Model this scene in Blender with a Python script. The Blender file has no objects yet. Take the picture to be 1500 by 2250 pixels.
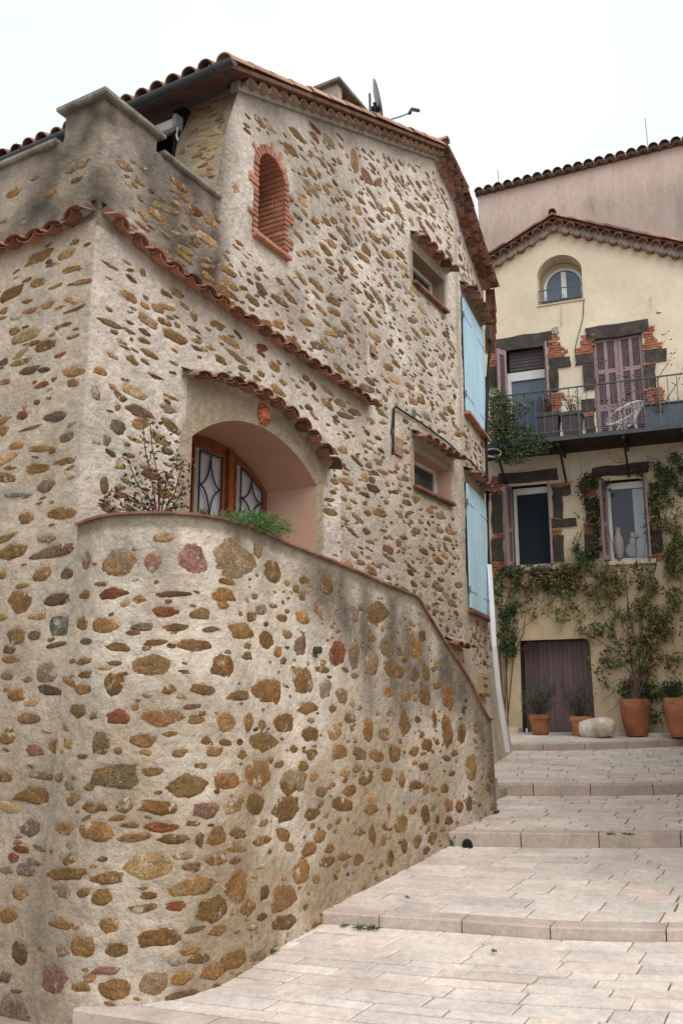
import bpy, math, random
import numpy as np
from mathutils import Vector, Matrix, noise
from mathutils.bvhtree import BVHTree
random.seed(7)
sc = bpy.context.scene
R = math.radians
# ------------------------------------------------------------------ camera, world, sun, exposure
FPX = 2000.0; TILT = math.atan(440/2000.0)
cam = bpy.data.objects.new('camera', bpy.data.cameras.new('camera')); sc.collection.objects.link(cam)
cam.data.sensor_fit = 'VERTICAL'; cam.data.sensor_height = 36.0; cam.data.sensor_width = 24.0
cam.data.lens = FPX/2250*36.0; cam.data.clip_start = 0.1; cam.data.clip_end = 3000
cam.location = (0, 0, 0); cam.rotation_euler = (R(90)+TILT, 0, 0); sc.camera = cam
SUN_EL, SUN_AZ = 52, 150          # soft overcast light from the street side (azimuth clockwise from view direction)
w = bpy.data.worlds.new('World'); sc.world = w; w.use_nodes = True
nt = w.node_tree; nt.nodes.clear()
sky = nt.nodes.new('ShaderNodeTexSky'); sky.sky_type = 'NISHITA'; sky.sun_disc = False
sky.sun_elevation = R(SUN_EL); sky.sun_rotation = R(SUN_AZ); sky.dust_density = 6; sky.air_density = 1.0
bg = nt.nodes.new('ShaderNodeBackground'); bg.inputs[1].default_value = 0.10
cl = nt.nodes.new('ShaderNodeBackground'); cl.inputs[1].default_value = 0.84
wc = nt.nodes.new('ShaderNodeTexCoord'); wn = nt.nodes.new('ShaderNodeTexNoise'); wn.inputs['Scale'].default_value = 1.6; wn.inputs['Detail'].default_value = 4
wr = nt.nodes.new('ShaderNodeValToRGB'); wr.color_ramp.elements[0].position = .35; wr.color_ramp.elements[0].color = (.74, .83, .91, 1); wr.color_ramp.elements[1].position = .62; wr.color_ramp.elements[1].color = (.93, .97, 1.0, 1)
wm = nt.nodes.new('ShaderNodeMapping'); wm.inputs['Location'].default_value = (2.3, 1.1, .4); nt.links.new(wc.outputs['Generated'], wm.inputs[0]); nt.links.new(wm.outputs[0], wn.inputs['Vector']); nt.links.new(wn.outputs[0], wr.inputs[0]); nt.links.new(wr.outputs[0], cl.inputs[0])
mx = nt.nodes.new('ShaderNodeMixShader'); mx.inputs[0].default_value = 0.86     # an even cloud deck over the clear sky
out = nt.nodes.new('ShaderNodeOutputWorld')
nt.links.new(sky.outputs[0], bg.inputs[0]); nt.links.new(bg.outputs[0], mx.inputs[1]); nt.links.new(cl.outputs[0], mx.inputs[2])
nt.links.new(mx.outputs[0], out.inputs[0])
sun = bpy.data.objects.new('sun', bpy.data.lights.new('sun', 'SUN')); sc.collection.objects.link(sun)
sun.data.energy = 1.5; sun.data.angle = R(50); sun.data.color = (1.0, 0.96, 0.9)
sd = Vector((math.sin(R(SUN_AZ))*math.cos(R(SUN_EL)), math.cos(R(SUN_AZ))*math.cos(R(SUN_EL)), math.sin(R(SUN_EL))))
sun.rotation_euler = sd.to_track_quat('Z', 'Y').to_euler()
sc.view_settings.view_transform = 'Standard'; sc.view_settings.look = 'None'; sc.view_settings.gamma = 1.0
sc.view_settings.exposure = 0.6
sc.view_settings.use_curve_mapping = False

# ------------------------------------------------------------------ surveying: from photo to place
def ray(px, py):
    u = (px-750)/FPX; v = (1125-py)/FPX
    return np.array([u, math.cos(TILT)-v*math.sin(TILT), math.sin(TILT)+v*math.cos(TILT)])
def atz(px, py, z):
    d = ray(px, py); return d*(z/d[2])
def dirv(a): return np.array([math.sin(R(a)), math.cos(R(a))])
def hitv(px, py, q, n):
    d = ray(px, py); return d*((n@q)/(n@d[:2]))
AF = dirv(30.0); NF = np.array([AF[1], -AF[0]])
AB = dirv(20.5); NB = np.array([AB[1], -AB[0]])
C0 = np.array([-2.0175, 6.833]); LF = 7.743; B0 = C0+AF*LF
AY = -dirv(-68.3); NY = np.array([AY[1], -AY[0]]); Y0 = np.array([4.3168, 18.5])
def yel(px, py, o=0.0):
    p = hitv(px, py, Y0+NY*o, NY); return float((p[:2]-Y0)@AY), float(p[2])
def fac(px, py, o=0.0):
    p = hitv(px, py, C0+NF*o, NF); return float((p[:2]-C0)@AF), float(p[2])
def sm(x): x = min(1, max(0, x)); return x*x*(3-2*x)
AL = -NF; NL = -AF                      # side face: runs back-left from the corner
def wallfr(s, o, z):
    """house wall frame: s<0 along the side face, 0..LF facade, beyond LF the shutter bay"""
    if s < 0: p = C0+AL*(-s)
    elif s < LF: p = C0+AF*s
    else: p = B0+AB*(s-LF)
    t = sm((s+.09)/.18); n = NL*(1-t)+NF*t
    if s > 1: t = sm((s-LF+.4)/.8); n = NF*(1-t)+NB*t
    n = n/np.hypot(*n)
    # the base of the wall flares out a little
    fl = .10*max(0, min(1, (-.2-z)/1.8))**1.5 if s < 1 else .14*max(0, min(1, (1.0-z)/1.8))**1.5
    return (p[0]+n[0]*(o+fl), p[1]+n[1]*(o+fl), z)
def facfr(s, o, z):
    p = C0+AF*s+NF*o; return (p[0], p[1], z)
def bayfr(s, o, z):
    p = B0+AB*s+NB*o; return (p[0], p[1], z)
def yelfr(s, o, z):
    p = Y0+AY*s+NY*o; return (p[0], p[1], z)

# ------------------------------------------------------------------ helpers
col = sc.collection; WORLD = {}
def link(o, M, parent=None):
    col.objects.link(o); WORLD[o.name] = M
    if parent is not None:
        o.parent = parent; o.matrix_parent_inverse = WORLD[parent.name].inverted()
    o.matrix_basis = M
    return o
def thing(name, label, cat, loc, group=None, kind=None):
    o = bpy.data.objects.new(name, None); o.empty_display_size = .2
    link(o, Matrix.Translation(Vector(loc))); tag(o, label, cat, group, kind); return o
def tag(o, label, cat, group=None, kind=None):
    if label: o['label'] = label
    if cat: o['category'] = cat
    if group: o['group'] = group
    if kind: o['kind'] = kind
    return o
def put(name, me, parent=None, M=None, mat=None):
    if mat and not me.materials: me.materials.append(mat)
    return link(bpy.data.objects.new(name, me), M or Matrix.Identity(4), parent)
class MB:
    def __init__(s): s.v = []; s.f = []; s.c = []; s.mo = []; s.rim = []
    def add(s, vs, fs, c=None):
        n = len(s.v); s.v += [tuple(map(float, p)) for p in vs]; s.f += [tuple(i+n for i in f) for f in fs]
        s.c += [c or (1, 1, 1)]*len(vs)
    def box(s, fr, x0, x1, y0, y1, z0, z1, c=None):
        vs = [fr(x, y, z) for z in (z0, z1) for y in (y0, y1) for x in (x0, x1)]
        s.add(vs, [(0, 2, 3, 1), (4, 5, 7, 6), (0, 1, 5, 4), (2, 6, 7, 3), (0, 4, 6, 2), (1, 3, 7, 5)], c)
    def cbox(s, fr, x0, x1, y0, y1, z0, z1, b=.008, c=None):
        """box with chamfered edges"""
        vs = []
        for (z, i) in ((z0, b), (z0+b, 0), (z1-b, 0), (z1, b)):
            vs += [fr(x0+i, y0+i, z), fr(x1-i, y0+i, z), fr(x1-i, y1-i, z), fr(x0+i, y1-i, z)]
        fs = [(3, 2, 1, 0), (12, 13, 14, 15)]
        for k in range(3):
            for j in range(4):
                a = k*4+j; b2 = k*4+(j+1) % 4; fs.append((a, b2, b2+4, a+4))
        s.add(vs, fs, c)
    def tube(s, pts, r, n=6, c=None, cap=True):
        pts = [Vector(p) for p in pts]; m = len(pts); rs = r if isinstance(r, (list, tuple)) else [r]*m
        vs = []; up = Vector((0, 0, 1))
        for i, p in enumerate(pts):
            t = (pts[min(i+1, m-1)]-pts[max(i-1, 0)])
            if t.length < 1e-6: t = Vector((0, 0, 1))
            t.normalize(); a = t.cross(up)
            if a.length < .05: a = t.cross(Vector((1, 0, 0)))
            a.normalize(); b = t.cross(a)
            for k in range(n):
                g = 2*math.pi*k/n; vs.append(p+(a*math.cos(g)+b*math.sin(g))*rs[i])
        fs = [(i*n+k, i*n+(k+1) % n, (i+1)*n+(k+1) % n, (i+1)*n+k) for i in range(m-1) for k in range(n)]
        if cap: fs += [tuple(range(n))[::-1], tuple((m-1)*n+k for k in range(n))]
        s.add(vs, fs, c)
    def lathe(s, c0, prof, n=20, c=None, wob=0):
        vs = []
        for (r, z) in prof:
            for k in range(n):
                g = 2*math.pi*k/n; rr = r*(1+wob*noise.noise(Vector((math.cos(g)*2, math.sin(g)*2, z*5))))
                vs.append((c0[0]+rr*math.cos(g), c0[1]+rr*math.sin(g), c0[2]+z))
        fs = [(i*n+k, i*n+(k+1) % n, (i+1)*n+(k+1) % n, (i+1)*n+k) for i in range(len(prof)-1) for k in range(n)]
        s.add(vs, fs, c)
    def prism(s, fr, poly, o0, o1, c=None):
        """polygon in (s,z) extruded from depth o0 to o1"""
        n = len(poly); vs = [fr(p[0], o0, p[1]) for p in poly]+[fr(p[0], o1, p[1]) for p in poly]
        fs = [tuple(range(n))[::-1], tuple(range(n, 2*n))]+[(i, (i+1) % n, n+(i+1) % n, n+i) for i in range(n)]
        s.add(vs, fs, c)
    def leaf(s, p, L, W, c=None, d=None, fold=.25):
        d = d or Vector((random.gauss(0, 1), random.gauss(0, 1), random.gauss(0, .8)))
        d = Vector(d).normalized(); a = d.cross(Vector((random.gauss(0, 1), random.gauss(0, 1), random.gauss(0, 1))))
        if a.length < 1e-3: a = Vector((1, 0, 0))
        a.normalize(); u = a.cross(d); p = Vector(p)
        s.add([p, p+d*L*.45+a*W*.5+u*W*fold, p+d*L, p+d*L*.45-a*W*.5+u*W*fold], [(0, 1, 2), (0, 2, 3)], c)
    def mesh(s, name, mat, smooth=False):
        me = bpy.data.meshes.new(name); me.from_pydata(s.v, [], s.f)
        if any(c != (1, 1, 1) for c in s.c):
            at = me.color_attributes.new('Col', 'FLOAT_COLOR', 'POINT')
            at.data.foreach_set('color', np.array([(c[0], c[1], c[2], 1) for c in s.c], dtype=np.float32).ravel())
        if s.rim:
            at = me.color_attributes.new('Mor', 'FLOAT_COLOR', 'POINT'); at.data.foreach_set('color', np.array([(c[0], c[1], c[2], 1) for c in s.mo], dtype=np.float32).ravel())
            at = me.attributes.new('rim', 'FLOAT', 'POINT'); at.data.foreach_set('value', np.array(s.rim, dtype=np.float32))
        if smooth: me.polygons.foreach_set('use_smooth', [True]*len(s.f))
        me.materials.append(mat); me.update()
        return me
    def build(s, name, mat, parent=None, smooth=False): return put(name, s.mesh(name, mat, smooth), parent)

# ------------------------------------------------------------------ materials
def pm(name, c=(.5, .5, .5), rough=.85, var=.2, scale=6, bump=.3, bscale=45, attr=False, rnd=0, metal=0, spec=.25, dist=.004, speck=0, streak=False, mid=0, tint=None, smear=None, smear_lo=.60, rim=False):
    m = bpy.data.materials.new(name); m.use_nodes = True; t = m.node_tree; N = t.nodes; L = t.links
    b = N['Principled BSDF']; b.inputs['Roughness'].default_value = rough; b.inputs['Metallic'].default_value = metal
    b.inputs['Specular IOR Level'].default_value = spec
    tc = N.new('ShaderNodeTexCoord'); mp = N.new('ShaderNodeMapping'); L.new(tc.outputs['Object'], mp.inputs[0])
    if streak: mp.inputs['Scale'].default_value = (1, 1, .18)
    def mul(a, bsock=None, val=None):
        x = N.new('ShaderNodeMix'); x.data_type = 'RGBA'; x.blend_type = 'MULTIPLY'; x.inputs[0].default_value = 1
        L.new(a, x.inputs[6])
        if bsock: L.new(bsock, x.inputs[7])
        else: x.inputs[7].default_value = (*val, 1)
        return x.outputs[2]
    if attr:
        a = N.new('ShaderNodeAttribute'); a.attribute_name = 'Col'; cur = a.outputs['Color']
    else:
        rgb = N.new('ShaderNodeRGB'); rgb.outputs[0].default_value = (*c, 1); cur = rgb.outputs[0]
    def nz(sc_, det, lo, hi, src=mp):
        n = N.new('ShaderNodeTexNoise'); n.inputs['Scale'].default_value = sc_; n.inputs['Detail'].default_value = det
        L.new(src.outputs[0], n.inputs['Vector'])
        r = N.new('ShaderNodeMapRange'); r.inputs[1].default_value = .3; r.inputs[2].default_value = .7
        r.inputs[3].default_value = lo; r.inputs[4].default_value = hi; L.new(n.outputs[0], r.inputs[0]); return n, r.outputs[0]
    n1, o1 = nz(scale, 5, 1-var, 1+var); cur = mul(cur, o1)
    if mid: _, o = nz(scale*6, 4, 1-mid, 1+mid); cur = mul(cur, o)
    if speck:
        _, o = nz(scale*22, 2, 1-speck, 1+speck*.6); cur = mul(cur, o)
    if tint:      # rusty veins
        n_, o_ = nz(scale*1.7, 4, 0, 1); x = N.new('ShaderNodeMix'); x.data_type = 'RGBA'; x.blend_type = 'MIX'
        L.new(o_, x.inputs[0]); L.new(cur, x.inputs[6]); L.new(mul(cur, None, tint), x.inputs[7]); cur = x.outputs[2]
    if smear:     # mortar left on the stone faces
        n_ = N.new('ShaderNodeTexNoise'); n_.inputs['Scale'].default_value = 8.5; n_.inputs['Detail'].default_value = 7; n_.inputs['Roughness'].default_value = .7; L.new(mp.outputs[0], n_.inputs['Vector'])
        r_ = N.new('ShaderNodeMapRange'); r_.inputs[1].default_value = smear_lo; r_.inputs[2].default_value = smear_lo+.07; r_.inputs[4].default_value = .8; L.new(n_.outputs[0], r_.inputs[0])
        x = N.new('ShaderNodeMix'); x.data_type = 'RGBA'; L.new(r_.outputs[0], x.inputs[0]); L.new(cur, x.inputs[6]); x.inputs[7].default_value = (*smear, 1); cur = x.outputs[2]
    if rim:       # mortar lapping unevenly over the edge of each stone
        ar = N.new('ShaderNodeAttribute'); ar.attribute_name = 'rim'; am = N.new('ShaderNodeAttribute'); am.attribute_name = 'Mor'
        n_ = N.new('ShaderNodeTexNoise'); n_.inputs['Scale'].default_value = 24; n_.inputs['Detail'].default_value = 6; n_.inputs['Roughness'].default_value = .7; L.new(tc.outputs['Object'], n_.inputs['Vector'])
        ad = N.new('ShaderNodeMath'); ad.operation = 'MULTIPLY_ADD'; ad.inputs[1].default_value = 1.5; L.new(n_.outputs[0], ad.inputs[0]); L.new(ar.outputs['Fac'], ad.inputs[2])
        r_ = N.new('ShaderNodeMapRange'); r_.inputs[1].default_value = 1.36; r_.inputs[2].default_value = 1.56; L.new(ad.outputs[0], r_.inputs[0])
        _, o_ = nz(2.2, 5, .86, 1.14); _, o2 = nz(13, 4, .85, 1.15)
        x = N.new('ShaderNodeMix'); x.data_type = 'RGBA'; L.new(r_.outputs[0], x.inputs[0]); L.new(cur, x.inputs[6]); L.new(mul(mul(am.outputs['Color'], o_), o2), x.inputs[7]); cur = x.outputs[2]
    if rnd:
        oi = N.new('ShaderNodeObjectInfo'); r = N.new('ShaderNodeMapRange'); r.inputs[3].default_value = 1-rnd; r.inputs[4].default_value = 1+rnd
        L.new(oi.outputs['Random'], r.inputs[0]); cur = mul(cur, r.outputs[0])
    L.new(cur, b.inputs['Base Color'])
    if bump:
        n2 = N.new('ShaderNodeTexNoise'); n2.inputs['Scale'].default_value = bscale; n2.inputs['Detail'].default_value = 6; n2.inputs['Roughness'].default_value = .65
        L.new(tc.outputs['Object'], n2.inputs['Vector'])
        bp = N.new('ShaderNodeBump'); bp.inputs['Strength'].default_value = bump; bp.inputs['Distance'].default_value = dist*5
        L.new(n2.outputs[0], bp.inputs['Height']); L.new(bp.outputs[0], b.inputs['Normal'])
    return m
M = {}
M['mortar'] = pm('lime mortar', attr=True, var=.14, scale=2.2, bump=1.0, bscale=17, dist=.008, speck=.13, mid=.15, rough=.95, spec=.1)
M['stone'] = pm('rubble stone', attr=True, var=.28, scale=7, bump=1.0, bscale=24, dist=.007, speck=.45, mid=.34, rough=.85, spec=.2, tint=(1.22, .97, .74), smear=(.52, .445, .36), smear_lo=.585, rim=True)
M['tile'] = pm('terracotta tile', (.31, .148, .095), var=.4, scale=6, bump=.35, bscale=60, rnd=.45, speck=.2, mid=.15)
M['oldtile'] = pm('weathered tile', (.27, .145, .098), var=.45, scale=6, bump=.4, bscale=50, rnd=.5, speck=.25, mid=.25)
M['genoise'] = pm('limewashed tile', (.34, .25, .185), var=.3, scale=5, bump=.4, bscale=50, rnd=.25, speck=.15)
M['verge'] = pm('pale terracotta', (.43, .265, .18), var=.3, scale=4, bump=.35, bscale=50, rnd=.25, speck=.2, mid=.2)
M['brick'] = pm('red brick', (.40, .18, .115), var=.2, scale=9, bump=.4, bscale=60, rnd=.25, speck=.15)
M['brickor'] = pm('orange brick', (.37, .15, .085), var=.35, scale=9, bump=.5, bscale=50, attr=False, speck=.25)
M['brickmortar'] = pm('dark brick joint', (.22, .10, .065), var=.2, bump=.3)
M['coptile'] = pm('dull coping tile', (.27, .14, .095), var=.4, scale=6, bump=.3, rnd=.2, speck=.25)
M['coping'] = pm('weathered cement coping', (.23, .205, .165), var=.4, scale=5, bump=.6, bscale=30, speck=.3, mid=.25)
M['cement'] = pm('cement', (.36, .32, .27), var=.25, scale=5, bump=.5, bscale=35, speck=.15)
M['apricot'] = pm('apricot render', (.52, .335, .25), var=.05, scale=3, bump=.15, bscale=120)
M['wood'] = pm('varnished wood', (.20, .058, .02), var=.3, scale=12, bump=.1, bscale=60, rough=.4, spec=.4)
M['white'] = pm('white paint', (.72, .72, .70), var=.06, scale=4, bump=.05, rough=.45)
M['pvc'] = pm('white plastic', (.78, .79, .82), var=.04, scale=4, bump=0, rough=.4)
M['blue'] = pm('pale blue paint', (.45, .66, .78), var=.10, scale=4, speck=.05, mid=.06, streak=True, bump=.12, bscale=80, rough=.55)
M['mauve'] = pm('mauve paint', (.29, .205, .21), var=.14, scale=6, bump=.12, bscale=60, rough=.6)
M['mauved'] = pm('old mauve boards', (.17, .115, .115), var=.2, scale=6, bump=.2, bscale=60, rough=.65, streak=True)
M['iron'] = pm('grey painted iron', (.08, .10, .12), var=.25, scale=10, bump=.1, rough=.5, spec=.4)
M['black'] = pm('black iron', (.012, .012, .013), var=.2, bump=0, rough=.5, spec=.4)
M['cable'] = pm('black cable', (.02, .019, .018), var=.2, bump=0, rough=.6)
M['zinc'] = pm('dark gutter metal', (.045, .05, .052), var=.3, scale=5, bump=.1, rough=.45, spec=.5)
M['darkwood'] = pm('dark balcony boards', (.035, .03, .026), var=.3, bump=.3, streak=True)
M['darkiron'] = pm('dark painted iron', (.055, .065, .075), var=.3, scale=8, bump=.1, rough=.5, spec=.4)
M['dark'] = pm('painted interior shade', (.012, .010, .009), var=.2, bump=0)  # near-black stands in for shade inside the loggia and other openings
M['soffit'] = pm('old roof boards', (.10, .05, .035), var=.4, scale=6, bump=.3, rnd=.3)
M['yellow'] = pm('cream render', (.66, .525, .34), var=.07, scale=1.2, bump=.25, bscale=60, attr=True, speck=.04, mid=.05)
M['pink'] = pm('weathered pink render', attr=True, var=.06, scale=1.5, bump=.35, bscale=40, speck=.12, mid=.06, streak=True)
M['basalt'] = pm('dark basalt', (.07, .058, .05), var=.35, scale=6, bump=.5, bscale=35, speck=.2)
M['paver'] = pm('limestone paver', attr=True, var=.13, scale=2.2, bump=.45, bscale=30, speck=.13, mid=.12, dist=.003)
M['kerb'] = pm('limestone kerb', (.46, .375, .325), var=.14, scale=4, bump=.4, bscale=40, speck=.14, rnd=.08, mid=.1)
M['joint'] = pm('sandy joint', (.11, .085, .06), var=.3, scale=8, bump=.3)
M['street'] = pm('lower street', (.30, .25, .21), var=.2, scale=3, bump=.4, bscale=30)
M['pot'] = pm('terracotta pot', (.36, .145, .07), var=.3, scale=5, bump=.25, bscale=40, rnd=.2, mid=.15)
M['greypot'] = pm('grey plastic pot', (.085, .075, .075), var=.1, bump=.05, rough=.6)
M['boulder'] = pm('pale boulder', (.55, .49, .41), var=.35, scale=5, bump=.9, bscale=14, speck=.15, mid=.2)
M['soil'] = pm('soil', (.06, .045, .03), bump=.6)
M['leaf'] = pm('leaf', attr=True, var=.25, scale=9, bump=0, rough=.6, spec=.3)
M['bark'] = pm('woody stem', (.12, .08, .055), var=.3, scale=15, bump=.3)
M['reds'] = pm('reddish stem', (.13, .055, .04), var=.3, scale=15, bump=.2)
M['terra'] = pm('terracotta plaque', (.52, .17, .085), var=.15, bump=.3)
M['dish'] = pm('grey dish', (.33, .33, .33), var=.1, bump=0, rough=.5)
def glass(name, c, rough=.04):
    m = bpy.data.materials.new(name); m.use_nodes = True; b = m.node_tree.nodes['Principled BSDF']
    b.inputs['Base Color'].default_value = (*c, 1); b.inputs['Roughness'].default_value = rough; b.inputs['Specular IOR Level'].default_value = .5
    return m
M['glass'] = glass('window glass', (.03, .038, .048))
M['glassblue'] = glass('sky-painted glass', (.10, .135, .18), .08)  # base colour raised to blue-grey in place of reflected sky
M['curtain'] = glass('glass with net curtain', (.42, .44, .47), .12)

def NZ(p, k): return noise.noise(Vector((p[0]*k, p[1]*k, p[2]*k)))
def mixc(a, b, t):
    t = min(1, max(0, t)); return tuple(x+(y-x)*t for x, y in zip(a, b))
# ------------------------------------------------------------------ rubble walls: mortar skin + stones
def polydist(P, polys):
    """distance, nearest point to polygon edges"""
    best = np.full(len(P), 1e9); near = P.copy()
    for poly in polys:
        A = np.array(poly, float); Bq = np.roll(A, -1, 0)
        for a, b in zip(A, Bq):
            d = b-a; t = np.clip(((P-a)@d)/max(d@d, 1e-12), 0, 1); q = a+t[:, None]*d; ds = np.hypot(*(P-q).T)
            m = ds < best; best[m] = ds[m]; near[m] = q[m]
    return best, near
def inside(P, poly):
    A = np.array(poly, float); r = np.zeros(len(P), bool); n = len(A)
    for i in range(n):
        a, b = A[i], A[(i+1) % n]
        if a[1] == b[1]: continue
        c = ((a[1] > P[:, 1]) != (b[1] > P[:, 1])) & (P[:, 0] < (b[0]-a[0])*(P[:, 1]-a[1])/(b[1]-a[1])+a[0]); r ^= c
    return r
class Wall:
    """rubble wall: coarse skin for surveying, then a fine mortar skin with a recess under each stone"""
    def __init__(s, fr, outer, holes, step, disp, colr):
        s.fr, s.outer, s.holes, s.step, s.disp, s.colr = fr, outer, holes, step, disp, colr; s.placed = []; s.pa = np.zeros((0, 4))
        G, cells, cc, use, dist = s.grid(.13); s.par = [tuple(c) for c in cc]
        s.bvh = BVHTree.FromPolygons([Vector(fr(a, 0, b)) for a, b in G], cells)
    def grid(s, step):
        A = np.array(s.outer); s0, z0 = A.min(0); s1, z1 = A.max(0)
        ns = int((s1-s0)/step)+1; nz = int((z1-z0)/step)+1; W_ = ns+1
        S = np.linspace(s0, s1, ns+1); Z = np.linspace(z0, z1, nz+1)
        G = np.stack(np.meshgrid(S, Z), -1).reshape(-1, 2); h = np.array([(S[1]-S[0])/2, (Z[1]-Z[0])/2])
        I, J = np.meshgrid(np.arange(ns), np.arange(nz)); c0 = (J*W_+I).ravel()
        Q = np.stack([c0, c0+1, c0+W_+1, c0+W_], 1); cc = G[c0]+h
        keep = inside(cc, s.outer)
        for hl in s.holes: keep &= ~inside(cc, hl)
        use = np.bincount(Q[keep].ravel(), minlength=len(G)); full = np.bincount(Q.ravel(), minlength=len(G))
        bnd = (use > 0) & ((use < full) | (full < 4))
        dist, near = polydist(G, [s.outer]+s.holes); G[bnd] = near[bnd]; dist[bnd] = 0
        idx = -np.ones(len(G), int); u = np.where(use > 0)[0]; idx[u] = np.arange(len(u))
        return G[u], [tuple(map(int, q)) for q in idx[Q[keep]]], cc[keep], use, dist[u]
    def pick(s, px, py):
        d = Vector(ray(px, py)).normalized(); h = s.bvh.ray_cast(Vector((0, 0, 0)), d)
        if h[0] is None: return None
        hn = Vector((h[1].x, h[1].y, 0)).normalized(); dh = Vector((d.x, d.y, 0)).normalized()
        q = s.par[h[2]]; best = q
        for da in np.linspace(-.065, .065, 9):          # refine inside the coarse cell
            for db in np.linspace(-.065, .065, 9):
                if (Vector(s.fr(q[0]+da, 0, q[1]+db))-h[0]).length < (Vector(s.fr(best[0], 0, best[1]))-h[0]).length: best = (q[0]+da, q[1]+db)
        return best, h[3], abs(hn.dot(dh))
    def free(s, a, b, w, h, gap):
        if len(s.placed) != len(s.pa): s.pa = np.array(s.placed)
        if not len(s.pa): return True
        return not np.any(((a-s.pa[:, 0])/((w+s.pa[:, 2])/2+gap))**2+((b-s.pa[:, 1])/((h+s.pa[:, 3])/2+gap))**2 < 1)
    def outline(s, seed):
        rn = random.Random(seed); m = rn.choice([4, 5, 6, 7, 8]); k0 = rn.choice([0, math.pi/2])+rn.gauss(0, .22); pw = rn.uniform(2.4, 4.5)
        th = [k0+6.2832*(k+rn.uniform(-.27, .27))/m for k in range(m)]; dk = [rn.uniform(.72, 1.05) for _ in range(m)]; ph = [rn.uniform(0, 6.28) for _ in range(3)]; rd = rn.uniform(.05, .5)
        def Rf(g):
            g = np.asarray(g, float); rr = 1.06*(np.abs(np.cos(g))**pw+np.abs(np.sin(g))**pw)**(-1/pw)
            for t, d in zip(th, dk):
                c = np.cos(g-t); rr = np.minimum(rr, np.where(c > .12, d/np.maximum(c, .12), 9))
            rr = rr*(1-rd)+rd*np.minimum(rr, .98)
            return rr*(1+.05*np.sin(5*g+ph[0])+.06*np.sin(9*g+ph[1])+.055*np.sin(16*g+ph[2]))
        return Rf
    def build(s, name, parent, stones, rec=.007):
        G, cells, cc, use, dist = s.grid(s.step); carve = np.zeros(len(G)); lip = np.zeros(len(G))
        for (a, b, w_, h_, rot, c, sd) in stones:
            m = np.where((np.abs(G[:, 0]-a) < w_*.8+.05) & (np.abs(G[:, 1]-b) < h_*.9+.05))[0]
            if not len(m): continue
            x = G[m, 0]-a; y = G[m, 1]-b; ca, sa = math.cos(-rot), math.sin(-rot); x, y = (x*ca-y*sa)/(w_/2), (x*sa+y*ca)/(h_/2)
            r = np.hypot(x, y); Rr = s.outline(sd)(np.arctan2(y, x)); dd = (Rr-r)*min(w_, h_)/2+.008*np.sin(G[m, 0]*91+np.cos(G[m, 1]*67)*2.1)*np.cos(G[m, 1]*103+np.sin(G[m, 0]*59)*1.7)      # >0 inside
            carve[m] = np.maximum(carve[m], np.clip(dd/.03-.1, 0, 1))
        mb = MB(); mb.f = cells
        for i, (a, b) in enumerate(G):
            p = s.fr(a, 0, b); k = min(1, .2+dist[i]/.10); o = s.disp(p, a, b)*k-.03*carve[i]
            mb.v.append(tuple(map(float, s.fr(a, o, b)))); mb.c.append(s.colr(p, a, b, dist[i]))
        return mb.build(name, M['mortar'], parent, True)
    def stone(s, mb, a, b, w, h, rot, c, seed, n=12, rec=.006):
        rn = random.Random(seed+1); ca, sa = math.cos(rot), math.sin(rot); Rf = s.outline(seed)
        k0 = rn.random()*6.28; big = w*h > .02
        gs = [k0+2*math.pi*(k+rn.uniform(-.2, .2))/n for k in range(n)]
        ring = [(float(Rf(g))*math.cos(g)*w/2, float(Rf(g))*math.sin(g)*h/2) for g in gs]
        tx, ty = rn.uniform(-.035, .035), rn.uniform(-.05, .05); off = rn.uniform(-.002, .005)
        def P(x, y, o):
            X = x*ca-y*sa; Y_ = x*sa+y*ca; q = s.fr(a+X, 0, b+Y_)
            return s.fr(a+X, o+s.disp(q, a+X, b+Y_)*.8+off+tx*x+ty*y, b+Y_)
        vs = [P(0, 0, rn.uniform(-.001, .005))]; rim = [0]
        for f, o, q in ((.62, .003, .10), (.98, .0, .50), (1.24, -.014, 1.0)):
            for (x, y) in ring: vs.append(P(x*f, y*f, o+(rn.uniform(-.003, .004) if f < 1.1 else 0))); rim.append(q)
        fs = [(0, 1+k, 1+(k+1) % n) for k in range(n)]
        for q in range(2): fs += [(1+q*n+k, 1+(q+1)*n+k, 1+(q+1)*n+(k+1) % n, 1+q*n+(k+1) % n) for k in range(n)]
        mb.add(vs, fs, c); mb.rim += rim; mb.mo += [s.colr(s.fr(a, 0, b), a, b, 9)]*len(vs)
SCOL = {'b': (.185, .115, .05), 'r': (.15, .06, .032), 'o': (.25, .16, .075), 'g': (.22, .165, .105), 'd': (.12, .085, .05), 'p': (.22, .13, .105),
        'k': (.14, .105, .085), 's': (.15, .165, .155), 'y': (.31, .215, .11), 'w': (.38, .37, .33)}
def jit(c, rn):
    f = rn.uniform(.85, 1.4); return (c[0]*f*rn.uniform(.92, 1.08), c[1]*f, c[2]*f*rn.uniform(.9, 1.1))
def px_stones(wall, lst, ox, oy, k, res, slant=0.0):
    for (zx, zy, zw, zh, c) in lst:
        h = wall.pick(ox+zx/k, oy+zy/k)
        if not h: continue
        (a, b), dist, cs = h; pw, phh = zw/k, zh/k
        if slant: phh = max(.34*phh, phh-slant*pw)
        W_ = pw*dist/FPX/max(cs, .25)*1.0; H_ = phh*dist/FPX*1.0
        if polydist(np.array([[a, b]]), wall.holes)[0][0] < .10 if wall.holes else False: continue
        rn = random.Random(int(zx*31+zy)); W_ = min(W_, .55)
        wall.placed.append((a, b, W_, H_)); res.append((a, b, W_, H_, rn.uniform(-.12, .12), jit(SCOL[c], rn), int(zx*7919+zy*31+ox)))
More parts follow.
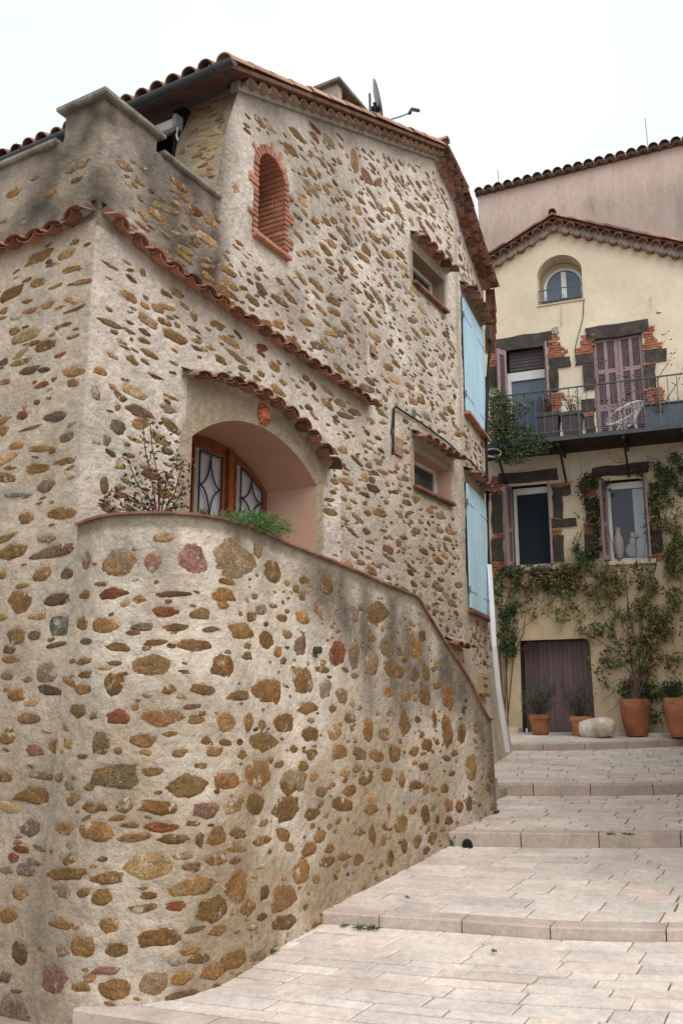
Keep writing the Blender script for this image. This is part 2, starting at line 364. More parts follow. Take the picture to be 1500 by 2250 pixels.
def fill_stones(wall, n, res, region, wr, hr, gap, ok, cols, seed, asp=(.26, .68)):
    rn = random.Random(seed); tries = 0; got = 0
    while got < n and tries < n*45:
        tries += 1; t = rn.random()**1.8; f = tries/(n*45)
        a, b = rn.uniform(region[0], region[1]), rn.uniform(region[2], region[3])
        w_ = wr[0]+(wr[1]-wr[0])*t*(1-.6*f); h_ = max(.022, min(w_*rn.uniform(*asp), hr))
        if not ok(a, b, w_, h_) or not wall.free(a, b, w_, h_, gap): continue
        wall.placed.append((a, b, w_, h_)); got += 1
        res.append((a, b, w_, h_, rn.gauss(0, .13), jit(SCOL[rn.choice(cols)], rn), seed*10007+got*13))
def emit_stones(wall, res, parent, limit, seed):
    """largest ones in the picture as objects of their own, the rest joined"""
    def sz(r):
        p = wall.fr(r[0], 0, r[1]); return r[2]*r[3]/max(1, p[0]**2+p[1]**2)
    res = sorted(res, key=lambda r: -sz(r)); rest = MB()
    for i, r in enumerate(res):
        mb = MB() if i < limit else rest
        wall.stone(mb, *r)
        if i < limit: mb.build('stone', M['stone'], parent, True)
    if rest.v:
        o = rest.build('small_stones', M['stone'], parent, True); o['kind'] = 'stuff'

def arch(s0, s1, zs, rise, n=18):
    """points of a segmental arch from right springing to left"""
    c = (s0+s1)/2; hw = (s1-s0)/2; rr = (hw*hw+rise*rise)/(2*rise); zc = zs+rise-rr; a0 = math.asin(min(1, hw/rr))
    if rise > hw: a0 = math.pi-a0
    return [(c+rr*math.sin(a0-2*a0*i/n), zc+rr*math.cos(a0-2*a0*i/n)) for i in range(n+1)]
def archhole(s0, s1, z0, zs, rise, n=18): return [(s0, z0), (s1, z0)]+arch(s0, s1, zs, rise, n)
def rect(s0, s1, z0, z1): return [(s0, z0), (s1, z0), (s1, z1), (s0, z1)]

# ------------------------------------------------------------------ terracotta canal tiles (shared meshes)
def tile_mesh(name, mat, L=.30, r=.085, r2=.072, th=.014, n=8, zs=.92):
    mb = MB(); vs = []
    for (y, rr) in ((0, r2), (L, r)):
        for q in (rr, rr-th):
            for k in range(n+1):
                g = math.pi*k/n; vs.append((q*math.cos(g), y, q*zs*math.sin(g)))
    m = n+1; fs = []
    for k in range(n):
        fs += [(k, k+1, 2*m+k+1, 2*m+k), (m+k, 3*m+k, 3*m+k+1, m+k+1), (2*m+k, 2*m+k+1, 3*m+k+1, 3*m+k), (k, m+k, m+k+1, k+1)]
    fs += [(0, 2*m, 3*m, m), (n, m+n, 3*m+n, 2*m+n)]
    mb.add(vs, fs); return mb.mesh(name, mat, False)
TM = {k: tile_mesh('canal_tile_'+k, M[k], r=.108, r2=.095, zs=(.8 if k == 'genoise' else .5)) for k in ('tile', 'oldtile', 'genoise')}
TMl = {k: tile_mesh('long_tile_'+k, M[k], L=.46, r=.10, r2=.085) for k in ('verge', 'oldtile', 'tile')}
def tmat(p, lat, outd, flip=False, roll=0):
    """matrix: x lateral, y along tile, z up"""
    y = Vector(outd).normalized(); x = Vector(lat).normalized(); z = x.cross(y).normalized()
    if z.z < 0: z = -z
    x = y.cross(z).normalized()
    if flip: z = -z; x = -x
    Mx = Matrix((x, y, z)).transposed().to_4x4(); Mx.translation = Vector(p)
    return Mx @ Matrix.Rotation(roll, 4, 'Y')
def tile_course(name, parent, pts, normal, kind='tile', pitch=.235, out=.10, drop=.30, back=.16, label=None, big=False):
    """wave of cover and channel tiles bedded in a wall along a polyline of 3D points"""
    root = MB(); pts = [Vector(p) for p in pts]; n3 = Vector((normal[0], normal[1], 0))
    Ls = [0]
    for a, b in zip(pts, pts[1:]): Ls.append(Ls[-1]+(b-a).length)
    # mortar bed on top carries the tiles
    def at(d):
        for i in range(len(pts)-1):
            if d <= Ls[i+1] or i == len(pts)-2:
                f = (d-Ls[i])/(Ls[i+1]-Ls[i]); return pts[i].lerp(pts[i+1], f), (pts[i+1]-pts[i]).normalized()
    vs = []; N_ = 2*max(2, len(pts))
    for i in range(N_+1):
        p, _ = at(Ls[-1]*i/N_)
        vs += [p+Vector((0, 0, .10))-n3*.03, p+Vector((0, 0, .035))+n3*(out*.55), p-n3*.03+Vector((0, 0, -.03))]
    root.add(vs, [(i*3+j, i*3+(j+1) % 3, (i+1)*3+(j+1) % 3, (i+1)*3+j) for i in range(N_) for j in range(3)])
    bed = root.build(name, M['cement'], parent)
    n = max(2, int(Ls[-1]/pitch)); me = TM[kind]; Lt = .30
    for i in range(n):
        for flip in (False, True):
            d = Ls[-1]*(i+(.5 if not flip else 1.0))/n
            if d > Ls[-1]-.02: continue
            p, t = at(d); od = (n3+Vector((0, 0, -drop))).normalized()
            q = p-n3*(back)+Vector((0, 0, drop*back*.6+(.035 if flip else .0)+random.uniform(-.006, .006)))+n3*(out-.14+random.uniform(-.012, .012)+(.0 if flip else .015))
            put('tile', me, bed, tmat(q, t, od, flip, random.uniform(-.06, .06)))
    return bed
# ------------------------------------------------------------------ ground of the place
g = MB(); g.add([(-600, -600, -2.05), (600, -600, -2.05), (600, 900, -2.05), (-600, 900, -2.05)], [(0, 1, 2, 3)])
tag(g.build('ground', M['street']), 'lower street surface of worn pale concrete', None, kind='structure')
def poly_at(pts, z): return [Vector(atz(x, y, z if not isinstance(z, list) else z[i])) for i, (x, y) in enumerate(pts)]
def resample(pts, n):
    Ls = [0]
    for a, b in zip(pts, pts[1:]): Ls.append(Ls[-1]+(b-a).length)
    r = []
    for i in range(n+1):
        d = Ls[-1]*i/n
        for k in range(len(pts)-1):
            if d <= Ls[k+1]+1e-9: break
        r.append(pts[k].lerp(pts[k+1], (d-Ls[k])/max(1e-9, Ls[k+1]-Ls[k])))
    return r
RB = {  # bottom edge of each step riser in the photo, its height and its rise
 0: ([(150, 2240), (203, 2240), (400, 2268), (700, 2310), (1100, 2352), (1500, 2388), (1800, 2410)], -1.98, .12),
 1: ([(655, 2026), (699, 2029), (810, 2037), (1013, 2049), (1215, 2065), (1401, 2070), (1500, 2070), (1760, 2068)], -1.66, .089),
 2: ([(960, 1858), (1000, 1859), (1070, 1860), (1215, 1862.8), (1390, 1862.8), (1500, 1862), (1760, 1858)], -1.35, .141),
 3: ([(1040, 1747), (1080, 1748), (1277, 1749.4), (1413, 1748.3), (1500, 1745.8), (1760, 1738)], -1.06, .14),
 4: ([(1085, 1650), (1118, 1649.7), (1205, 1649.7), (1307, 1647.5), (1388, 1644), (1489, 1639.6), (1700, 1632)], [-.65, -.65, -.645, -.635, -.62, -.60, -.57], .118)}
RL = {k: resample(poly_at(v[0], v[1]), 24) for k, v in RB.items()}
RL[0] = resample([p-Vector((0, 0, .12)) for p in poly_at([(160, 2216), (203, 2222), (400, 2250), (700, 2290), (1100, 2335), (1500, 2372), (1800, 2395)], -1.86)], 24)
RL[5] = resample([Vector(yelfr(-1.9, .02, -.40)), Vector(yelfr(0, .02, -.385)), Vector(yelfr(4.3, .02, -.36))], 24)
PAVC = [(.60, .51, .45), (.64, .555, .495), (.57, .485, .42), (.63, .565, .52), (.56, .505, .465), (.66, .59, .535), (.60, .49, .415), (.52, .47, .44)]
def lerp_line(line, a):
    x = a*(len(line)-1); i = min(int(x), len(line)-2); return line[i].lerp(line[i+1], x-i)
KERBJ = {1: [.0, .10, .255, .395, .53, .66, .78, .9, 1.0]}
for k in range(5):
    rise = RB[k][2]; front = [p+Vector((0, 0, rise)) for p in RL[k]]; back = RL[k+1]
    wid = (front[0]-front[-1]).length; dep = (lerp_line(front, .4)-lerp_line(back, .4)).length
    bed = MB(); n = len(front); J = 8
    vs = [front[i].lerp(back[i], max(.05/dep, j/J))-Vector((0, 0, .022)) for j in range(J+1) for i in range(n)]
    bed.add(vs, [(j*n+i, j*n+i+1, (j+1)*n+i+1, (j+1)*n+i) for j in range(J) for i in range(n-1)])
    bk = [f.lerp(q, .05/dep) for f, q in zip(front, back)]; vs = [p-Vector((0, 0, .02)) for p in bk]+[p-Vector((0, 0, rise+.3)) for p in bk]
    bed.add(vs, [(i, n+i, n+i+1, i+1) for i in range(n-1)])
    pv = tag(bed.build('pavement', M['joint']), ['lowest paved ramp of pale limestone slabs at the photo\'s bottom', 'paved ramp between the first and second kerb', 'paved ramp beside the end of the stone stair wall', 'paved ramp below the top kerb', 'top landing in front of the cream house'][k], None, kind='structure')
    # kerb stones
    rn = random.Random(50+k); kb = .17; fr_b = kb/dep
    a = 0.0; L_avg = (.62 if k else .8)/wid
    while a < 1:
        b = min(1, a+L_avg*rn.uniform(.85, 1.2)*1.15)
        if 1-b < L_avg*.4: b = 1
        m = MB(); g_ = .006/wid; A, Bq = a+g_, b-g_; dz = Vector((0, 0, rn.uniform(-.004, .004)))
        fs_ = [lerp_line(front, A), lerp_line(front, (A+Bq)/2), lerp_line(front, Bq)]; bs_ = [lerp_line(front, t).lerp(lerp_line(back, t), fr_b) for t in (A, (A+Bq)/2, Bq)]
        ch = .012; vs = []
        for (f, q) in zip(fs_, bs_):
            dirb = (q-f).normalized()
            vs += [f+dz-Vector((0, 0, rise+.1))-dirb*.0, f+dz-Vector((0, 0, ch)), f+dz+dirb*ch, q+dz-dirb*.004, q-Vector((0, 0, .1))]
        m.add(vs, [(i*5+j, i*5+j+1, i*5+5+j+1, i*5+5+j) for i in range(2) for j in range(4)]+[(4, 3, 2, 1, 0), (10, 11, 12, 13, 14)])
        m.build('kerbstone', M['kerb'], pv); a = b
    # pavers in rows that follow the risers
    rows = []; t = fr_b; avg = [.19, .2, .22, .26, .3][k]
    while t < 1-.3*avg/dep:
        h = avg*rn.choice([.65, .8, 1, 1.1, 1.35])/dep
        if t+h > 1-.35*avg/dep: h = 1-t
        rows.append((t, min(1, t+h))); t += h
    for (t0, t1) in rows:
        a = rn.uniform(-.08, 0)
        while a < 1:
            ln = rn.choice([.34, .42, .5, .58, .7])*(1 if k < 3 else 1.15)/wid; b = a+ln; A, Bq = max(0, a+.0065/wid), min(1, b-.0065/wid); a = b
            if Bq-A < .02/wid: continue
            g2 = .0075/dep*rn.uniform(.6, 1.4); dz = rn.uniform(-.003, .004); tl = rn.uniform(-.003, .003); m = MB()
            cs = [lerp_line(front, x).lerp(lerp_line(back, x), y) for (x, y) in ((A, t0+g2), (Bq, t0+g2), (Bq, t1-g2), (A, t1-g2))]
            cs = [c+Vector((rn.uniform(-.004, .004), rn.uniform(-.004, .004), dz+(tl if i in (0, 3) else -tl))) for i, c in enumerate(cs)]
            ce = sum(cs, Vector())/4; inn = [c+(ce-c).normalized()*.008+Vector((0, 0, .0)) for c in cs]
            low = [c-Vector((0, 0, .006)) for c in cs]; bot = [c-Vector((0, 0, .04)) for c in cs]
            f = rn.uniform(.92, 1.06); c_ = mixc(rn.choice(PAVC), (.615, .53, .47), .5); c_ = (c_[0]*f, c_[1]*f, c_[2]*f)
            m.add(inn+low+bot, [(0, 1, 2, 3)]+[(4+i, 4+(i+1) % 4, (i+1) % 4, i) for i in range(4)]+[(8+i, 8+(i+1) % 4, 4+(i+1) % 4, 4+i) for i in range(4)], c_)
            m.build('paver', M['paver'], pv)
# lead-in beyond the paving on the right: packed street edge
e = MB()
for k in range(5):
    f0, b0 = RL[k][-1]+Vector((0, 0, RB[k][2]-.02)), RL[k+1][-1]-Vector((0, 0, .02)); ex = Vector((9, -1.5, 0))
    e.add([f0, f0+ex, b0+ex, b0], [(0, 1, 2, 3)]); e.add([f0, f0+ex, f0+ex-Vector((0, 0, .5)), f0-Vector((0, 0, .5))], [(0, 3, 2, 1)])
tag(e.build('street_margin', M['kerb']), 'plain street edge continuing right of the paved ramps', None, kind='structure')

# ------------------------------------------------------------------ the stone house
H = thing('stone_house', 'tall rubble stone house with tiled roof and pale blue shutters', 'house', (C0[0], C0[1], -2.05))
def zrake(s):     # top of the wall below the roof
    return float(np.interp(s, [1.86, 6.92, LF, LF+.7, LF+2.4], [6.42, 8.525, 8.20, 7.93, 7.60]))
ARCH = archhole(1.30, 3.47, 1.15, 2.46, .385, 22)
NICHE = archhole(2.23, 2.75, 4.93, 5.73, .27, 16)
WM = rect(6.0, 7.24, 3.02, 3.52); WU = rect(6.08, 7.2, 6.07, 6.56)
HB = {id(h): (min(p[0] for p in h)-.25, max(p[0] for p in h)+.25, min(p[1] for p in h)-.25, max(p[1] for p in h)+.25) for h in (ARCH, WM, WU)}
BEND = [(-.7, 2.72), (.94, 2.2), (1.48, 1.75), (3.54, 1.86), (4.77, 1.97), (7.02, 2.12), (7.6, 2.2)]
facade_poly = [(0, 1.05), (3.2, 1.05), (3.4, -.1), (6.6, -1.5), (LF+2.75, -1.5)]+[(LF+s, z) for z, s in BEND]+[(LF+.7, 7.93), (LF, 8.20), (6.92, 8.525), (1.86, 6.42), (1.69, 5.93), (1.52, 5.0), (.66, 5.0), (.66, 5.13), (0, 5.13)]
side_poly = [(-3.6, -2.1), (0, -2.1), (0, 5.13), (-.46, 5.13), (-.46, 4.86), (-3.6, 4.86)]
def disp(p, s, z): return .016*NZ(p, 1.1)+.008*NZ(p, 4.3)+.007*NZ(p, 13)
def housecol(p, s, z, d):
    n1 = NZ(p, .55); n2 = NZ(p, 1.7); n3 = NZ(p, 5)
    if s < 0:
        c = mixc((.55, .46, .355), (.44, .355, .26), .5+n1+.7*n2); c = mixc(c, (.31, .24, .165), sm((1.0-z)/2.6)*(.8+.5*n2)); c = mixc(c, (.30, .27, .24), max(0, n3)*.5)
        c = mixc(c, (.52, .47, .40), sm((s+.22)/.2)*sm((3.2-z)/1)*sm((z+.2)/1)*(.55+n2))
    else:
        c = mixc((.67, .59, .52), (.52, .445, .375), .45+1.1*n1+.8*n2+.5*n3)
        c = mixc(c, (.72, .65, .575), max(0, n2*1.3))
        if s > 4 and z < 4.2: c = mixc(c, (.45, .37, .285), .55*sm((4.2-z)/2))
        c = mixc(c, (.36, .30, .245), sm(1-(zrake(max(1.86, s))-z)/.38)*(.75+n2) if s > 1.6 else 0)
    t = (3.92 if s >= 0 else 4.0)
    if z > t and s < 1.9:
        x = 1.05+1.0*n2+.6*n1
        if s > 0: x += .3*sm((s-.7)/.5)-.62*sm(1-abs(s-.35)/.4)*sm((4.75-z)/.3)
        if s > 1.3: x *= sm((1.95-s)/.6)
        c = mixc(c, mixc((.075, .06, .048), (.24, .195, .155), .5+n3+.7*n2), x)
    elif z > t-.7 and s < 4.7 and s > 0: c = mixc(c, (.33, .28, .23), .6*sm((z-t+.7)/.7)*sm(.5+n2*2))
    if s > 0:
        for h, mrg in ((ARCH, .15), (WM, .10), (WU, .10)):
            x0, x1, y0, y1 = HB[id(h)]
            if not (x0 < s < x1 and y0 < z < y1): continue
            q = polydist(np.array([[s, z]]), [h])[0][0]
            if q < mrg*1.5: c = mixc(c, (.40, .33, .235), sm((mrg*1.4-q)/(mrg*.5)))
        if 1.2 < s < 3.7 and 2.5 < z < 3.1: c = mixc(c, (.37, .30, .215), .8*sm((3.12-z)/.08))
        c = mixc(c, (.45, .375, .28), .85*sm(1-abs(s-LF-.02)/.16))
    return c
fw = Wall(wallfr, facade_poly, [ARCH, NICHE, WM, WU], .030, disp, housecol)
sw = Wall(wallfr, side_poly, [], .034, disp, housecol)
Z7 = [(730, 110, 110, 70, 'o'), (845, 85, 90, 80, 'o'), (945, 150, 40, 80, 'o'), (870, 185, 80, 80, 'b'), (845, 300, 105, 130, 'o'), (960, 370, 70, 80, 'o'), (1090, 470, 90, 105, 'o'), (1105, 290, 95, 95, 'b'), (1175, 495, 50, 65, 'b'), (845, 470, 90, 80, 'k'), (725, 485, 160, 120, 'g'), (990, 685, 135, 130, 'b'), (735, 695, 90, 90, 'o'), (655, 790, 95, 110, 'o'), (630, 940, 65, 130, 'g'), (885, 930, 160, 170, 'y'), (785, 1170, 110, 160, 'k'), (1030, 835, 100, 70, 'r'), (1285, 435, 40, 90, 'b'), (1280, 520, 100, 85, 'd'), (870, 590, 30, 45, 'b'), (830, 640, 85, 65, 'b'), (775, 1040, 45, 80, 'y'), (1150, 665, 50, 55, 'b'), (1315, 700, 35, 45, 'b'), (1120, 965, 110, 90, 'o'), (1370, 520, 45, 45, 'b'), (720, 395, 45, 60, 'b'), (690, 1540, 50, 150, 'g'), (640, 1250, 60, 100, 'w'), (710, 1255, 50, 110, 's')]
Z7L = [(475, 130, 130, 75, 'o'), (350, 100, 120, 55, 'g'), (380, 240, 105, 55, 'o'), (540, 205, 170, 80, 'o'), (200, 400, 115, 60, 'o'), (325, 355, 90, 70, 'o'), (490, 385, 150, 60, 'b'), (410, 500, 130, 70, 'k'), (490, 565, 120, 60, 'b'), (200, 615, 150, 70, 'b'), (140, 735, 150, 80, 'b'), (395, 690, 80, 50, 'r'), (480, 800, 160, 110, 'o'), (200, 795, 130, 90, 'd'), (280, 885, 95, 60, 'r'), (40, 870, 85, 70, 'p'), (145, 1090, 65, 80, 'r'), (375, 1100, 150, 110, 'k'), (440, 1240, 100, 90, 'k'), (200, 1170, 150, 60, 'b'), (265, 1305, 170, 85, 'o'), (110, 1290, 100, 75, 'o'), (440, 1385, 150, 85, 'b'), (245, 1440, 130, 110, 'b'), (65, 1430, 80, 50, 'b'), (30, 1190, 75, 90, 'b'), (300, 1560, 110, 110, 'k'), (115, 1610, 190, 80, 's'), (25, 730, 55, 65, 'd'), (90, 530, 70, 70, 'o'), (25, 390, 50, 60, 'o'), (180, 340, 80, 45, 'b'), (105, 440, 70, 60, 'w')]
Z2 = [(345, 575, 85, 120, 'b'), (555, 525, 70, 110, 'g'), (480, 455, 60, 80, 'r'), (695, 640, 45, 170, 'o'), (765, 720, 60, 130, 'p'), (610, 500, 45, 55, 'b'), (540, 790, 50, 75, 'o'), (45, 790, 45, 85, 'o'), (390, 945, 60, 75, 'b'), (545, 970, 60, 85, 'b'), (480, 960, 45, 65, 'b'), (945, 925, 75, 70, 'o'), (1010, 890, 65, 80, 'b'), (1125, 900, 40, 75, 'b'), (540, 1120, 75, 115, 'b'), (765, 1125, 50, 95, 'b'), (580, 1050, 60, 65, 'b'), (490, 1320, 90, 115, 'b'), (290, 1300, 60, 75, 'b'), (700, 1325, 75, 80, 'b'), (625, 1235, 35, 70, 'r'), (910, 730, 38, 50, 'r'), (1050, 765, 38, 60, 'b'), (835, 955, 40, 70, 'b'), (790, 615, 48, 50, 'b'), (930, 670, 28, 55, 'r'), (500, 700, 30, 35, 'b'), (400, 565, 30, 40, 'b'), (880, 790, 40, 50, 'g'), (1105, 990, 60, 80, 'b'), (835, 1190, 45, 60, 'b'), (560, 1190, 50, 70, 'b'), (890, 1210, 30, 50, 's'), (640, 1110, 45, 70, 'b')]
Z8 = [(85, 890, 100, 90, 'd'), (400, 1240, 70, 80, 'b'), (570, 1355, 80, 90, 'b'), (755, 1255, 85, 85, 'b'), (690, 1435, 90, 110, 'b'), (540, 1115, 60, 70, 'b'), (705, 1590, 65, 75, 'b'), (480, 1625, 60, 80, 'b'), (45, 1445, 90, 90, 'p'), (90, 1195, 60, 90, 'k'), (230, 700, 110, 100, 'o'), (220, 210, 110, 110, 'o'), (190, 420, 70, 75, 'r'), (210, 520, 65, 65, 'r'), (75, 740, 60, 120, 'y'), (850, 390, 65, 85, 'b'), (720, 1865, 40, 55, 'g'), (830, 1860, 45, 70, 'b'), (765, 2000, 40, 75, 'r'), (705, 1965, 40, 50, 'b'), (650, 1230, 60, 60, 'b'), (480, 220, 40, 110, 's'), (95, 385, 60, 80, 'b'), (740, 215, 50, 60, 'p'), (530, 1420, 70, 45, 'p'), (635, 1070, 35, 50, 'd'), (235, 1180, 60, 50, 'b'), (250, 100, 50, 90, 'b')]
R1L = [(95, 475, 105, 110, 'b'), (270, 470, 120, 60, 'd'), (280, 590, 90, 100, 's'), (165, 630, 60, 50, 'd'), (75, 635, 70, 70, 'b'), (270, 675, 110, 30, 'b'), (45, 750, 85, 40, 'b'), (30, 832, 50, 40, 'k'), (235, 890, 120, 50, 'd'), (75, 915, 70, 60, 'o'), (165, 1175, 80, 50, 'p'), (275, 1160, 105, 70, 'b'), (30, 1125, 70, 60, 'b'), (320, 345, 50, 60, 'd'), (195, 350, 100, 65, 'b'), (245, 245, 220, 65, 'd'), (60, 240, 120, 80, 'b'), (285, 60, 150, 60, 'b'), (125, 85, 60, 60, 'b'), (215, 815, 100, 90, 'g')]
R2L = [(195, 118, 140, 35, 'o'), (165, 215, 150, 75, 'b'), (145, 370, 85, 80, 'k'), (70, 500, 50, 45, 'r'), (125, 555, 80, 50, 'k'), (100, 665, 80, 65, 'b'), (40, 775, 80, 60, 'b'), (95, 955, 70, 80, 'd'), (70, 1225, 130, 110, 'k'), (30, 1065, 60, 50, 'k')]
fres = []; sres = []
px_stones(fw, Z7, 0, 550, 3, fres, .6); px_stones(fw, Z2, 500, 100, 2.5, fres, .75); px_stones(fw, Z8, 780, 850, 3.75, fres, .5)
px_stones(sw, Z7L, 0, 550, 3, sres, .25); px_stones(sw, R1L, 0, 1100, 2.143, sres, .05); px_stones(sw, R2L, 0, 1650, 2.143, sres)
def okf(a, b, w_, h_):
    if a > LF-.2 and a < LF+.22: return False
    if a > LF and ((LF+.05 < a < LF+1.65 and 1.35 < b < 3.75) or (LF+.15 < a < LF+2.0 and 4.5 < b < 6.9)): return False
    if a > LF+.3 and a > LF+np.interp(b, [q[0] for q in BEND], [q[1] for q in BEND])-w_/2-.1: return False
    if b > zrake(max(a, 1.86))-.2-h_/2 or (a < 1.95 and b > 4.85) or (a < 2 and b > 4.95 and a < 1.75+w_/2): return False
    if a < w_/2+.1 or (b > 3.9 and a < 1.7 and (a*37 % 1) > .6): return False
    if a < 4.8 and abs(b-3.92+.03*a) < .13: return False                      # tile string course
    if 1.05 < a < 3.75 and 1.0 < b < 3.25: return False
    if 5.9 < a < 7.6 and (2.85 < b < 4.0 or 5.95 < b < 6.95): return False
    if 5.2 < a < 5.75 and 3.2 < b < 4.0: return False
    return polydist(np.array([[a, b]]), [NICHE])[0][0] > .2+w_/3 and not inside(np.array([[a, b]]), NICHE)[0]
def oks(a, b, w_, h_): return (b < 3.9 or (a*37 % 1) < .6) and a < -w_/2-.05 and not (3.9 < b < 4.2) and b < 4.75-h_
COLS = list('bbbbbbbbooooooooggggggddrkyyyy')
fill_stones(fw, 1250, fres, (0, LF+2.1, .7, 8.3), (.09, .46), .105, -.002, okf, COLS, 3, (.17, .46))
fill_stones(sw, 400, sres, (-2.6, 0, -2.0, 4.8), (.08, .40), .11, -.002, oks, COLS, 4, (.2, .5))
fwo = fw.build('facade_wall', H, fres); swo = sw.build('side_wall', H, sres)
emit_stones(fw, fres, fwo, 205, 1); emit_stones(sw, sres, swo, 90, 2)
# upper pillar beside the loggia, parapet tops and inner faces
def pillfr(x, o, z):
    se = float(np.interp(z, [5.0, 5.93, 6.42], [1.52, 1.69, 1.86])); p = C0+AF*(se-o)+NF*(-x); return (p[0], p[1], z)
def pillcol(p, s, z, d): return mixc((.36, .29, .20), (.23, .18, .125), .5+NZ(p, 2)+.6*NZ(p, 7))
pw_ = Wall(pillfr, rect(0, .66, 4.6, 6.46), [], .03, lambda p, s, z: .02*NZ((p[0], p[1], p[2]*5), 3.0), pillcol)
pres = []
fill_stones(pw_, 46, pres, (.06, .6, 4.95, 6.4), (.10, .30), .055, .006, lambda a, b, w_, h_: .03 < a-w_/2 and a+w_/2 < .66, list('oogbby'), 8)
pwo = pw_.build('pillar_face', H, pres); emit_stones(pw_, pres, pwo, 60, 3)
m = MB(); m.box(facfr, 2.2, 2.45, -6.5, -.78, 3.9, 6.52); m.box(facfr, 1.75, 2.2, -.78, -.64, 4.6, 6.4)
m.box(facfr, 0, 2.3, -7.4, -7.2, 3.9, 7.0); m.build('loggia_inner_wall', M['dark'], H)  # walls painted near-black for the deep shade of the loggia
m = MB(); m.box(facfr, .02, 2.2, -7.0, -.25, 3.7, 3.95); m.build('terrace_floor', M['cement'], H)
m = MB(); m.box(facfr, .3, 1.55, -.32, -.28, 3.9, 4.99); m.box(facfr, .28, .32, -5.2, -.32, 3.9, 4.85); m.build('parapet_inner_face', M['coping'], H)
def cap(name, fr, x0, x1, y0, y1, z0, z1, mat='coping', b=.015):
    m = MB(); m.cbox(fr, x0, x1, y0, y1, z0, z1, b); return m.build(name, M[mat], H)
cap('merlon_cap', facfr, -.06, .72, -.52, .06, 5.13, 5.195); cap('parapet_coping', facfr, .725, 1.60, -.34, .045, 4.995, 5.055)
cap('parapet_coping', facfr, -.045, .34, -5.2, -.525, 4.855, 4.915)
m = MB(); m.box(facfr, .03, .66, -.46, -.03, 4.6, 5.13); m.build('merlon_core', M['coping'], H)
m = MB(); q = facfr(1.2, .0, 4.42); m.tube([facfr(1.2, -.05, 4.42), facfr(1.2, .07, 4.41)], .028, 8); m.build('drain_spout', M['cement'], H)
# ------------------------------------------------------------------ roof
RS = .416
def zl(s): return 6.42+RS*(s-1.86)
roof = MB()
for (o0, o1) in ((-7.6, .20),):
    roof.add([facfr(1.42, o0, zl(1.42)+.10), facfr(1.42, o1, zl(1.42)+.10), facfr(6.92, o1, zl(6.92)+.10), facfr(6.92, o0, zl(6.92)+.10),
              facfr(1.42, o0, zl(1.42)+.15), facfr(1.42, o1, zl(1.42)+.15), facfr(6.92, o1, zl(6.92)+.15), facfr(6.92, o0, zl(6.92)+.15)],
             [(3, 2, 1, 0), (4, 5, 6, 7), (0, 1, 5, 4), (1, 2, 6, 5), (2, 3, 7, 6), (3, 0, 4, 7)])
def rr(s, o, dz):
    if s <= LF: return facfr(s, o, zrake(s)+dz)
    return bayfr(s-LF, o, zrake(s)+dz)
ss = [6.92, 7.3, LF, LF+.4, LF+.9, LF+1.4, LF+1.9, LF+2.35]
for a, b in zip(ss, ss[1:]):
    vs = [rr(a, -4, .12), rr(a, .26, .12), rr(b, .26, .12), rr(b, -4, .12), rr(a, -4, .17), rr(a, .26, .17), rr(b, .26, .17), rr(b, -4, .17)]
    roof.add(vs, [(3, 2, 1, 0), (4, 5, 6, 7), (0, 1, 5, 4), (1, 2, 6, 5), (2, 3, 7, 6), (3, 0, 4, 7)])
RO = roof.build('roof', M['soffit'], H)
upl = Vector((AF[0], AF[1], RS)).normalized()                 # up the left slope
n3 = Vector((NF[0], NF[1], 0)); b3 = Vector((NB[0], NB[1], 0))
# scalloped row under the left verge
m = MB(); m.prism(facfr, [(1.80, zl(1.80)-.02), (6.95, zl(6.95)-.02), (6.95, zl(6.95)+.10), (1.80, zl(1.80)+.10)], -.06, .045); m.build('verge_bedding', M['cement'], RO)
ng = 25
for i in range(ng):
    s = 1.93+(6.86-1.93)*i/(ng-1)
    put('genoise_tile', TM['genoise'], RO, tmat(facfr(s, -.16+random.uniform(-.008, .008), zl(s)+.012), upl, n3, False, random.uniform(-.05, .05)))
# verge tiles lying up the slope
nv = 14; vl = (6.98-1.45)/math.cos(math.atan(RS))/nv
for i in range(nv):
    s = 1.42+(6.95-1.42)*i/nv
    p = Vector(facfr(s, .13+random.uniform(-.012, .012), zl(s)+.155+random.uniform(-.004, .008)))
    put('verge_tile', TMl['verge'], RO, tmat(p+upl*.46+Vector((0, 0, .02)), Vector((NF[0], NF[1], 0)), -upl))
    put('channel_tile', TMl['oldtile'], RO, tmat(p-n3*.19+upl*.46+Vector((0, 0, .045)), Vector((NF[0], NF[1], 0)), -upl, True))
# tile ends along the eave over the gutter
for i in range(33):
    o = -.07-.215*i; p = Vector(facfr(1.40+random.uniform(-.015, .015), o, zl(1.40)+.165))
    put('eave_tile', TMl['oldtile'], RO, tmat(p+upl*.46, n3, -upl, False, random.uniform(-.05, .05)))
    for kk in (1, 2):
        put('eave_tile', TMl['oldtile'], RO, tmat(p+upl*(.46+.38*kk)+Vector((0, 0, .018*kk)), n3, -upl))
